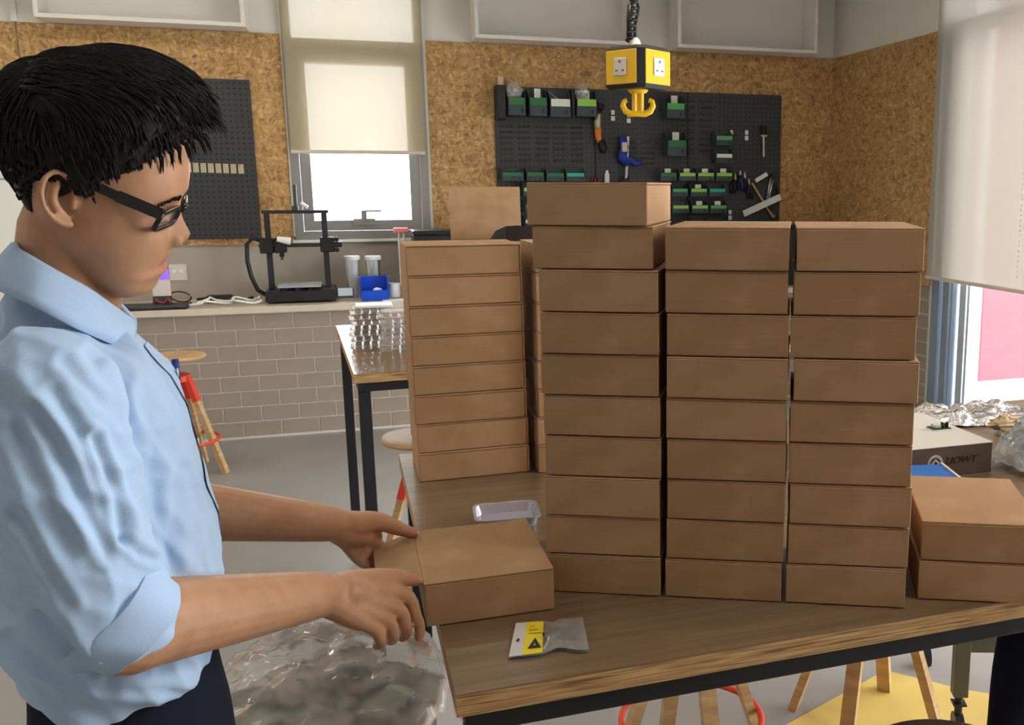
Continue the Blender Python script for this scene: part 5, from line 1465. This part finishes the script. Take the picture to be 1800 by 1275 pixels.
# ---------------------------------------------------------------- glasses
gl = bpy.data.objects.new('glasses', None); COL.objects.link(gl); gl.parent = man; gl['label'] = 'black rimmed glasses'
P1, P2, P3, P4 = LH(284, 377, -.066), LH(268, 407, -.060), LH(319, 362, -.0095), LH(303, 393, -.0125)
RIM = mat('glossy_black', (.008, .008, .011), .22, spec=.6)
LENS = mat_clear('lens_glass', (.9, .95, 1), .04, .03, .3)
def quad_loop(a, b, c, d, r=.28, n=5):
    """rounded loop a(top outer) c(top inner) d(bottom inner) b(bottom outer)"""
    C_ = [a, c, d, b]; out = []
    for i in range(4):
        p, q, s_ = C_[i - 1], C_[i], C_[(i + 1) % 4]
        A, B = q + (p - q) * r, q + (s_ - q) * r
        for k in range(n + 1):
            t = k / n; out.append(A * (1 - t) ** 2 + q * 2 * t * (1 - t) + B * t * t)
    return out
for s in (1, -1):
    f = lambda p: Vector((p.x, p.y * s, p.z))
    lp = [OH(p) for p in quad_loop(f(P1), f(P2), f(P3), f(P4))]
    MB().tube(lp, .0026, 8, closed=True).build('rim', RIM, gl, smooth=True)
    MB().add(lp, [tuple(range(len(lp)))]).build('lens', LENS, gl)
    e0 = LH(128, 309, -.0755); e1 = LH(104, 318, -.078)
    tm = MB(); pts = [f(P1), f(P1) * .5 + f(e0) * .5 + Vector((0, -.0035 * s, 0)), f(e0), f(e1), f(e1) + Vector((-.008, .001 * s, -.02))]
    Pt = [OH(p) for p in pts]
    for a, b, h in zip(Pt, Pt[1:], (.0120, .0095, .007, .0045)):
        tm.bar(a, b, .0034, h)
    tm.build('temple_arm', RIM, gl)
br = [OH(p) for p in (Vector((P3.x, P3.y, P3.z - .004)), Vector((P3.x + .004, 0, P3.z - .002)), Vector((P3.x, -P3.y, P3.z - .004)))]
MB().tube(br, .0021, 8).build('bridge', RIM, gl, smooth=True)

# ---------------------------------------------------------------- shirt
sh_ = MB()
FX = sorted([(1.53, -.03), (1.50, .000), (1.484, .017), (1.45, .038), (1.416, .049), (1.34, .060), (1.268, .072), (1.181, .078), (1.15, .076), (1.125, .068), (1.11, .055)])
BX = sorted([(1.53, -.085), (1.50, -.115), (1.45, -.138), (1.38, -.150), (1.28, -.148), (1.18, -.145), (1.15, -.142), (1.125, -.134), (1.11, -.12)])
WX = sorted([(1.53, .062), (1.50, .082), (1.47, .120), (1.43, .148), (1.36, .150), (1.27, .142), (1.18, .145), (1.15, .150), (1.125, .147), (1.11, .135)])
vs, fs = [], []; nz, na = 60, 64
for i in range(nz + 1):
    z = 1.11 + (1.53 - 1.11) * i / nz
    xf, xb, w = sinterp(FX, z), sinterp(BX, z), sinterp(WX, z)
    for j in range(na):
        th = 2 * PI * j / na; e = 2 / 2.5; ct, st = math.cos(th), math.sin(th)
        x = (xf + xb) / 2 + (xf - xb) / 2 * math.copysign(abs(ct) ** e, ct); y = w * math.copysign(abs(st) ** e, st)
        vs.append(OB((x, y, z + max(0, (1.2 - z) / .09) * (.010 * math.cos(2 * th) + .010 * ct))))
for i in range(nz):
    for j in range(na): fs.append((i * na + j, i * na + (j + 1) % na, (i + 1) * na + (j + 1) % na, (i + 1) * na + j))
fs.append(tuple(range(na - 1, -1, -1))); fs.append(tuple(nz * na + j for j in range(na)))
sh_.add(vs, fs)
aN = (nW - nE).normalized()
sl = [OB(LB(u, v, y)) for u, v, y in ((78, 690, -.165), (98, 800, -.172), (122, 920, -.180), (150, 1010, -.184), (172, 1058, -.185))]
cE0, cE1 = OB(LB(172, 1056, -.185)), OB(LB(250, 1104, -.178))
capsule(sh_, [nS + Vector((0, 0, -.01))] + sl + [mid(cE0, cE1, .5)], [.056, .062, .066, .066, .064, .060, .050], 26, 6)
for s in (-1, 1):
    capsule(sh_, [OB((-.055, s * .05, 1.472)), OB((-.06, s * .105, 1.455)), nS + Vector((0, 0, -.004)) if s < 0 else fS], [.046, .050, .056], 22, 5)
capsule(sh_, [OB((-.06, -.03, 1.50)), OB((-.065, 0, 1.515)), OB((-.06, .03, 1.50))], [.043, .043, .043], 22, 4)
aF = (fW - fE).normalized()
capsule(sh_, [fS + Vector((0, 0, -.012)), mid(fS, fE, .3), mid(fS, fE, .65), fE, fE + aF * .03], [.062, .062, .062, .060, .050], 26, 6)
shirt_me = remeshed(sh_, 'shirt', .0034, 16, .6)
# folds: ridged noise running down the sleeve and across the trunk, plus pulls from the armpit
def fold(p):
    arm = nE - nS; t = max(0, min(1, (p - nS).dot(arm) / arm.length_squared)); near_arm = math.exp(-(((p - nS - arm * t).length - .06) / .03) ** 2) if (p - nS).dot(BYA) < .05 else 0
    q = Vector((p.dot(BXA), p.dot(BYA), p.z))
    a = noise.noise(Vector((q.x * 22 + q.z * 9, q.y * 16, q.z * 7)))
    b = noise.noise(Vector((q.x * 9, q.y * 9 + 4, q.z * 26 + q.x * 14)))
    c = noise.noise(Vector((q.x * 45 + q.z * 22, q.y * 40, q.z * 16 + 9)))
    w_low = max(0, min(1, (1.22 - q.z) / .12))
    f = (1 - abs(a) * 2.2) * .0075 + (1 - abs(b) * 2.2) * (.0028 + .0055 * w_low) + c * .0022
    return f - .0055
CREASE = [([(168, 770), (192, 840), (208, 890), (216, 950)], .007, 9), ([(95, 690), (140, 760), (180, 850)], .0045, 12), ([(20, 760), (70, 860), (120, 965)], .005, 14), ([(60, 720), (105, 800), (150, 900), (185, 975)], .004, 11),
          ([(250, 690), (268, 800), (262, 900)], .003, 12), ([(318, 830), (300, 930), (296, 1000)], .004, 12), ([(270, 860), (278, 930), (300, 985)], .0035, 10), ([(110, 640), (160, 680), (215, 745)], .0035, 10), ([(150, 625), (200, 690), (240, 780)], .003, 10),
          ([(30, 900), (75, 985), (120, 1060)], .004, 11), ([(60, 1090), (110, 1130), (160, 1180)], .005, 10), ([(150, 1165), (190, 1185), (250, 1180)], .004, 9), ([(20, 1120), (60, 1160), (110, 1190)], .004, 10), ([(215, 950), (245, 975), (268, 985)], .004, 7), ([(340, 860), (362, 930), (378, 1010)], .0015, 5)]
eye = C0 - BASE
def crease(co, n):
    if n.dot(co - eye) > 0: return 0.0
    u, v = to_px(co + BASE); f = 0.0
    for poly, dep, w in CREASE:
        if v < poly[0][1] - 60 or v > poly[-1][1] + 60 and poly[-1][1] > poly[0][1]: continue
        best = 1e9
        for (a, b), (c, d) in zip(poly, poly[1:]):
            dx, dy = c - a, d - b; t = max(0, min(1, ((u - a) * dx + (v - b) * dy) / (dx * dx + dy * dy)))
            best = min(best, (u - a - dx * t) ** 2 + (v - b - dy * t) ** 2)
        if best < (5 * w) ** 2:
            r = math.sqrt(best) / w
            f += -dep * math.exp(-r * r) + dep * .55 * math.exp(-((r - 2.0) / .9) ** 2)
    return f * .72
nrm = [v.normal.copy() for v in shirt_me.vertices]
crs = [crease(v.co, n) for v, n in zip(shirt_me.vertices, nrm)]
for v, n, c in zip(shirt_me.vertices, nrm, crs): v.co += n * c
for v, n in zip(shirt_me.vertices, nrm): v.co += n * fold(v.co)
shirt_me.update()
SHIRT = mat('blue_cotton', (.33, .50, .78), .8, spec=.2, sheen=.15)
nt, b_, new = nodes_of(SHIRT)
mp = mapping(nt, (1, 1, 1)); n1 = new('ShaderNodeTexNoise'); n1.inputs['Scale'].default_value = 900; n1.inputs['Detail'].default_value = 2
nt.links.new(mp.outputs[0], n1.inputs['Vector'])
r_ = ramp(nt, [(.3, (.38, .55, .80)), (.7, (.48, .64, .86))]); nt.links.new(n1.outputs['Fac'], r_.inputs['Fac']); nt.links.new(r_.outputs['Color'], b_.inputs['Base Color'])
n2 = new('ShaderNodeTexNoise'); n2.inputs['Scale'].default_value = 22; n2.inputs['Detail'].default_value = 2
nt.links.new(mp.outputs[0], n2.inputs['Vector'])
bp = new('ShaderNodeBump'); bp.inputs['Strength'].default_value = .35; bp.inputs['Distance'].default_value = .006
nt.links.new(n2.outputs['Fac'], bp.inputs['Height']); nt.links.new(bp.outputs['Normal'], b_.inputs['Normal'])
shirt_me.materials.append(SHIRT)
shirt = bpy.data.objects.new('shirt', shirt_me); COL.objects.link(shirt); shirt.parent = man
from mathutils.bvhtree import BVHTree
bvh = BVHTree.FromPolygons([v.co.copy() for v in shirt_me.vertices], [tuple(p.vertices) for p in shirt_me.polygons])
# rolled cuffs
def cuff(E, W, a0, a1, r0, r1, name='rolled_cuff', tilt=Vector((0, 0, 0))):
    ax = (W - E).normalized(); u_ = ax.orthogonal().normalized(); w_ = ax.cross(u_)
    prof = [(a0, r0 - .006), (a0 + .001, r0 + .002), (a0 + (a1 - a0) * .3, r0 + .0035), (a0 + (a1 - a0) * .7, r1 + .0045), (a1 - .002, r1 + .003), (a1, r1), (a1 - .003, r1 - .002), (a1 - .015, r1 - .004)]
    m = MB(); vs, fs = [], []; n = 48
    for (t, r) in prof:
        for j in range(n):
            a = 2 * PI * j / n; d = u_ * math.cos(a) + w_ * math.sin(a)
            wob = .0016 * math.sin(3 * a + 1) + .0012 * math.sin(7 * a + t * 60)
            vs.append(E + ax * (t + tilt.dot(d)) + d * (r + wob))
    k = len(prof)
    for i in range(k - 1):
        for j in range(n): fs.append((i * n + j, i * n + (j + 1) % n, (i + 1) * n + (j + 1) % n, (i + 1) * n + j))
    m.add(vs, fs); return m.build(name, SHIRT, shirt, smooth=40)
cuff(cE0, cE1, .0, (cE1 - cE0).length, .0600, .0480)
cuff(fE, fW, .0, .045, .056, .052)
# collar: leaves that fold down from the neck band to a point
CT = [(30, 429, -.002), (33, 440, -.034), (62, 458, -.056), (98, 479, -.066), (157, 511, -.058), (200, 543, -.038), (231, 569, -.012)]
CB = [(-12, 492, -.012), (4, 506, -.055), (35, 522, -.082), (66, 537, -.094), (118, 569, -.094), (170, 597, -.072), (213, 619, -.034)]
for s in (-1, 1):
    m = MB(); vs, fs = [], []
    def dens(tab, k=4):
        return smooth_pts([LB(*q) for q in tab], k)
    tp, bt2 = dens(CT), dens(CB)
    n = len(tp)
    for a_, b_2 in zip(tp, bt2):
        o_ = Vector((a_.x + .035, a_.y, 0)); o_ = o_.normalized() if o_.length > .01 else Vector((-1, 0, 0))
        f = lambda p: OB((p.x, -s * p.y, p.z))
        inn = a_ - o_ * .004 + Vector((0, 0, -.028)); top_ = a_ + Vector((0, 0, .002)); fold_ = a_ + o_ * .005 + Vector((0, 0, .0005))
        md1 = a_ * .6 + b_2 * .4 + o_ * .008; md2 = a_ * .25 + b_2 * .75 + o_ * .009
        vs += [f(inn), f(a_ - o_ * .001), f(top_), f(fold_), f(md1), f(md2), f(b_2 + o_ * .008)]
    for i in range(n - 1):
        for j in range(6): fs.append((i * 7 + j, (i + 1) * 7 + j, (i + 1) * 7 + j + 1, i * 7 + j + 1))
    o = m.add(vs, fs).build('collar_leaf', SHIRT, shirt, smooth=True)
    md = o.modifiers.new('thickness', 'SOLIDIFY'); md.thickness = .0022; md.offset = 0
# placket down the front, found on the shirt surface
m = MB(); vs = []; zs = [1.475 - k * .012 for k in range(32)]; pts_ = []
for z in zs:
    row = []
    for y in (-.016, -.008, .0, .008, .014):
        hit = bvh.ray_cast(OB((.4, y, z)), -BXA)
        if hit[0] is None: break
        row.append(hit[0] + BXA * .0022)
    if len(row) == 5: pts_.append(row)
for r_ in pts_: vs += r_
fs = [(i * 5 + j, i * 5 + j + 1, (i + 1) * 5 + j + 1, (i + 1) * 5 + j) for i in range(len(pts_) - 1) for j in range(4)]
m.add(vs, fs).build('placket', SHIRT, shirt, smooth=True)
for k in range(3, len(pts_), 7):
    q = pts_[k][2]
    MB().tube([q, q + BXA * .002], .0048, 12).build('button', WHITEP, shirt)
# chest pocket with a pen
def on_shirt(y, z, lift):
    h = bvh.ray_cast(OB((.4, y, z)), -BXA); return h[0] + BXA * lift
m = MB(); vs = [on_shirt(.045 + .09 * i / 6, 1.345 + .085 * j / 6, .0025) for i in range(7) for j in range(7)]
pk_ = m.add(vs, [(i * 7 + j, (i + 1) * 7 + j, (i + 1) * 7 + j + 1, i * 7 + j + 1) for i in range(6) for j in range(6)]).build('chest_pocket', SHIRT, shirt, smooth=True)
q = on_shirt(.06, 1.42, .006); MB().tube([q, q + Vector((0, 0, .025))], .004, 8).build('pen', mat('pen_blue', (.03, .05, .3), .4), pk_, smooth=True)

# ---------------------------------------------------------------- trousers and shoes
tr_ = MB()
vs, fs = [], []; na = 48
prof = [(1.145, .060, -.125, .134), (1.11, .064, -.128, .140), (1.04, .072, -.135, .155), (.97, .074, -.135, .168), (.90, .07, -.13, .17), (.86, .06, -.11, .165)]
for (z, xf, xb, w) in prof[::-1]:
    for j in range(na):
        th = 2 * PI * j / na; e = 2 / 2.4; ct, st = math.cos(th), math.sin(th)
        vs.append(OB(((xf + xb) / 2 + (xf - xb) / 2 * math.copysign(abs(ct) ** e, ct), w * math.copysign(abs(st) ** e, st), z)))
for i in range(len(prof) - 1):
    for j in range(na): fs.append((i * na + j, i * na + (j + 1) % na, (i + 1) * na + (j + 1) % na, (i + 1) * na + j))
fs.append(tuple(range(na - 1, -1, -1))); fs.append(tuple((len(prof) - 1) * na + j for j in range(na)))
tr_.add(vs, fs)
for s in (-1, 1):
    capsule(tr_, [OB((-.03, s * .085, .93)), OB((-.02, s * .098, .7)), OB((-.015, s * .10, .48)), OB((-.035, s * .10, .25)), OB((-.04, s * .10, .09))], [.088, .078, .066, .060, .056], 22, 5)
tro_me = remeshed(tr_, 'trousers', .007, 5)
tn = [v.normal.copy() for v in tro_me.vertices]
for v, n in zip(tro_me.vertices, tn): v.co += n * (.003 * noise.noise(Vector((v.co.x * 18, v.co.y * 18, v.co.z * 9))))
tro_me.materials.append(mat('navy_cloth', (.010, .014, .026), .85, spec=.15, bump=(90, .2, .002)))
tro = bpy.data.objects.new('trousers', tro_me); COL.objects.link(tro); tro.parent = man
em = MB()
ep = LB(300, 1199, -.05)
bt_ = BVHTree.FromPolygons([v.co.copy() for v in tro_me.vertices], [tuple(p.vertices) for p in tro_me.polygons])
cl = C0 - BASE
for (u, v, w) in ((293, 1197, 5), (299, 1198, 4), (306, 1194, 6), (297, 1202, 4)):
    h = bt_.ray_cast(cl, ray(u, v).normalized())
    if h[0] is not None: em.bar(h[0] + h[1] * .001 - BXA * w * .0004, h[0] + h[1] * .001 + BXA * w * .0004 + Vector((0, 0, .001)), .001, .0016)
if em.v: em.build('emblem', WHITEP, tro)
for s in (-1, 1):
    sm = MB(); sole = MB()
    c = OB((.02, s * .10, .0))
    Mz = Matrix.Rotation(R(11 + s * 6), 3, 'Z')
    sm.ell(c + Vector((0, 0, .052)), (.135, .048, .05), 24, 12, M=Mz).ell(c + Mz @ Vector((-.055, 0, .08)), (.06, .045, .06), 18, 10, M=Mz)
    for v in range(len(sm.v)): sm.v[v].z = max(.018, sm.v[v].z)
    so_ = sm.build('shoe', BLACKP, man, smooth=50)
    vs = [c + Mz @ Vector((.14 * math.cos(R(q)), .052 * math.sin(R(q)), z)) for z in (0, .018) for q in range(0, 360, 15)]
    sole.add(vs, [tuple(range(23, -1, -1)), tuple(range(24, 48))] + [(i, (i + 1) % 24, 24 + (i + 1) % 24, 24 + i) for i in range(24)]).build('sole', WHITEP, so_)
